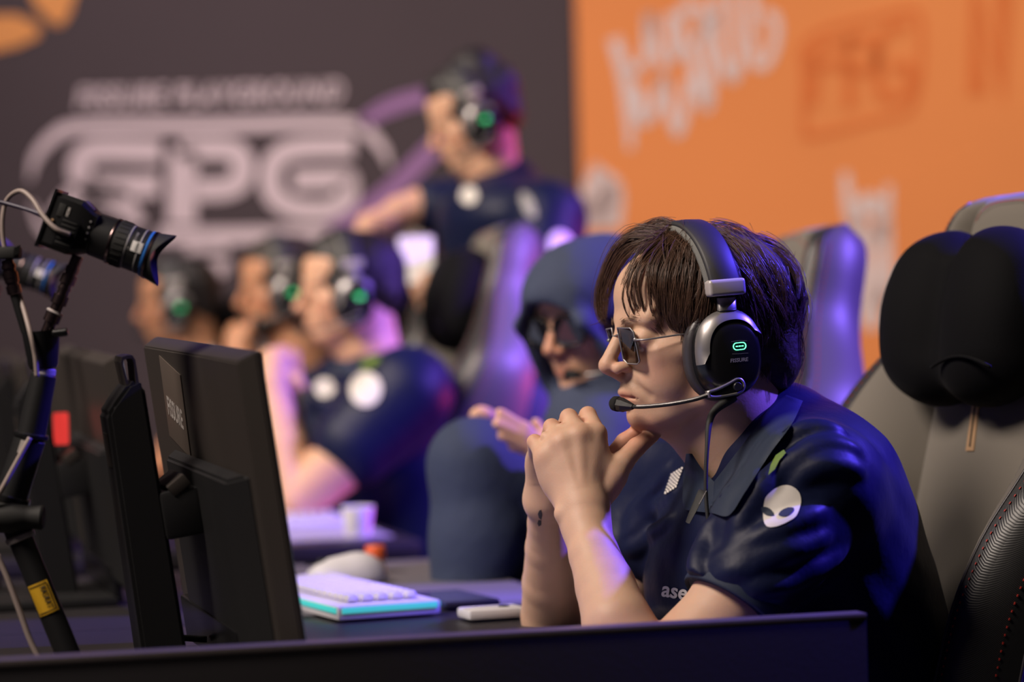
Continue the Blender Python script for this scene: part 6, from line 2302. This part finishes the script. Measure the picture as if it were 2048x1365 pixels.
lathe('joint_handle', [(0.004, -0.004), (0.016, 0.0), (0.017, 0.018), (0.0125, 0.030), (0.0115, 0.036), (0.0125, 0.046), (0.0110, 0.048)], M_['rub'], arm, 28, frame_z(A(-8, 1034, -0.01), A(90, 1036, -0.01)))
rod('joint_block', A(18, 1000), A(42, 1078), 0.0170, 0.0140, M_['blk'], arm, 20)
rod('tube_ring', A(38, 1070), A(43, 1082), 0.0155, 0.0155, M_['satin'], arm, 24)
rod('lower_tube', A(42, 1080), A(148, 1338), 0.0125, 0.0125, M_['blk'], arm, 24)
bx = box('desk_clamp', (0.05, 0.06, 0.014), foot + np.array([0, 0, 0.007]), M_['blk'], arm, 0.003)
# yellow maker's plate wrapped on the lower tube
la, lb = A(70, 1168, -0.0128), A(94, 1226, -0.0128)
axd = (lb - la) / np.linalg.norm(lb - la); sd = np.cross(axd, fwd); sd /= np.linalg.norm(sd)
if sd[0] < 0: sd = -sd
def L(u, v, dz=0.0):
    """u along the tube, v across it (m), wrapped on the tube surface"""
    th = v / 0.0128
    ctr_ = (A(42, 1080) + A(148, 1338)) / 2
    base_ = A(42, 1080); ax = (A(148, 1338) - base_); ax /= np.linalg.norm(ax)
    m0 = base_ + ax * np.dot(P(84, 1198, YC) - base_, ax)
    s2 = np.cross(ax, fwd); s2 /= np.linalg.norm(s2)
    if s2[0] < 0: s2 = -s2
    nn = -np.cross(ax, s2); nn = nn if nn[1] < 0 else -nn
    return m0 + ax * u + (s2 * math.sin(th) + nn * math.cos(th)) * (0.0129 + dz)
def plate(name, u0, u1, v0, v1, dz, mt, par, nv=10):
    V = [L(u, v, dz) for u in (u0, u1) for v in np.linspace(v0, v1, nv)]
    V += [L(u, v, dz - 0.0004) for u in (u0, u1) for v in np.linspace(v0, v1, nv)]
    F = [(i, i + 1, nv + i + 1, nv + i) for i in range(nv - 1)] + [(2 * nv + i, 3 * nv + i, 3 * nv + i + 1, 2 * nv + i + 1) for i in range(nv - 1)]
    F += [(0, 2 * nv, 3 * nv, nv), (nv - 1, 2 * nv - 1, 4 * nv - 1, 3 * nv - 1)]
    return mk(name, V, F, mt, par)
yl = plate('yellow_plate', -0.0165, 0.0165, -0.0105, 0.0115, 0.0006, M_['yel'], arm)
for u0, u1, v0, v1 in ((-0.0145, -0.0137, -0.009, 0.0098), (0.0137, 0.0145, -0.009, 0.0098), (-0.0145, 0.0145, 0.0090, 0.0098)):
    plate('plate_border', u0, u1, v0, v1, 0.0011, M_['ink'], yl)
Vt, Ft = text_mesh('RASKAT', 0.0078, 0.00012)
mk('plate_lettering', [L(v[0] * 0.82, 0.0042 + v[1] * 1.0, 0.0012) for v in Vt], Ft, M_['ink'], yl, False)
# small paper bar-code tag on the middle tube
ta = [A(42, 850 + 30, -0.0175), A(56, 884, -0.0165), A(44, 912, -0.0168), A(34, 905, -0.0175)]
bt_ = mk('paper_tag', [tuple(v) for v in ta] + [tuple(v + np.array([0, .0006, 0])) for v in ta], [(0, 1, 2, 3), (7, 6, 5, 4), (0, 4, 5, 1), (1, 5, 6, 2), (2, 6, 7, 3), (3, 7, 4, 0)], M_['let'], arm, False)
settle(arm)
tag(arm, 'black jointed camera arm with chrome rod and yellow plate at the left edge', 'camera stand', 'camera stands')

# connector stick strapped beside the arm, with its cables
def world_thing(o, label, cat, group=None):
    return tag(o, label, cat, group)
cb = tube('camera_cable', [A(140, 470, -0.031), A(112, 458, -0.036), A(85, 430, -0.03), A(64, 398, -0.02), A(40, 382, -0.01), A(14, 400), A(5, 440), A(8, 490), A(24, 545), A(42, 600), A(60, 665, -0.021), A(70, 712, -0.022), A(74, 754, -0.021)], 0.0025, M_['cable'], None, 10, 120)
tag(cb, 'beige cable looping from the camera side down into the arm', 'cable', 'camera cables')
cb2 = tube('camera_cable', [A(112, 438, -0.02), A(90, 432, -0.02), A(50, 418, -0.01), A(0, 404), A(-40, 395)], [0.0042, 0.0030, 0.0022, 0.0022, 0.0022], mat('violet_cable', (0.03, 0.022, 0.05), 0.45), None, 10, 40)
tag(cb2, 'thin dark cable leaving the back of the camera to the left', 'cable', 'camera cables')
cb3 = tube('camera_cable', [A(60, 876, -0.0185), A(44, 905, -0.021), A(22, 945, -0.024), A(0, 985, -0.026), A(-30, 1030, -0.02)], 0.0026, M_['cable'], None, 10, 40)
tag(cb3, 'beige cable running down across the middle tube of the near arm', 'cable', 'camera cables')
cb4 = tube('camera_cable', [A(-6, 1110, -0.03), A(16, 1160, -0.03), A(40, 1225, -0.03), A(62, 1285, -0.03), A(90, 1340, -0.03)], 0.0030, M_['cable'], None, 10, 40)
tag(cb4, 'grey beige cable hanging beside the lower tube with the yellow plate', 'cable', 'camera cables')
cs = empty('cable_joint', A(24, 530))
rod('adapter', A(14, 520), A(30, 590), 0.0062, 0.0060, M_['steel_d'], cs, 16, 0.001, [(0.2, .0012, .004), (0.45, .0015, .006), (0.6, .0012, .004), (0.85, .0015, .008)])
rod('adapter_tail', A(30, 588), A(52, 668), 0.0055, 0.0045, M_['blk'], cs, 14)
box('strap_clip', (0.024, 0.02, 0.012), A(18, 506), M_['rub'], cs, 0.003)
pk = [A(28, 496, -.012), A(40, 490, -.012), A(38, 508, -.010), A(26, 512, -.012)]
mk('strap_end', [tuple(v) for v in pk] + [tuple(v + np.array([0, .002, 0])) for v in pk], [(0, 1, 2, 3), (7, 6, 5, 4), (0, 4, 5, 1), (1, 5, 6, 2), (2, 6, 7, 3), (3, 7, 4, 0)], M_['rub'], cs, False)
settle(cs)
tag(cs, 'dark metal cable adapter strapped to the cable left of the camera', 'adapter')

# the same camera and arm at the next desk, out of focus
sh = RW * 0.90
vc2 = copy_tree(vc); vc2.location = Vector(C0 + sh + np.array([-0.05, 0, 0.008])); tag(vc2, 'blurred dark video camera at the left edge behind the sharp one')
arm2 = copy_tree(arm); arm2.location = Vector(foot + sh + np.array([-0.05, 0, 0])); tag(arm2, 'blurred camera arm behind the sharp arm at the left, with a red lamp')
tl = box('tally_lamp', (0.020, 0.012, 0.044), (0, 0, 0), M_['led_r'], None, 0.003)
tl.parent = arm2
tl.location = Vector(P(122, 858, 3.32) - (foot + sh + np.array([-0.05, 0, 0])))
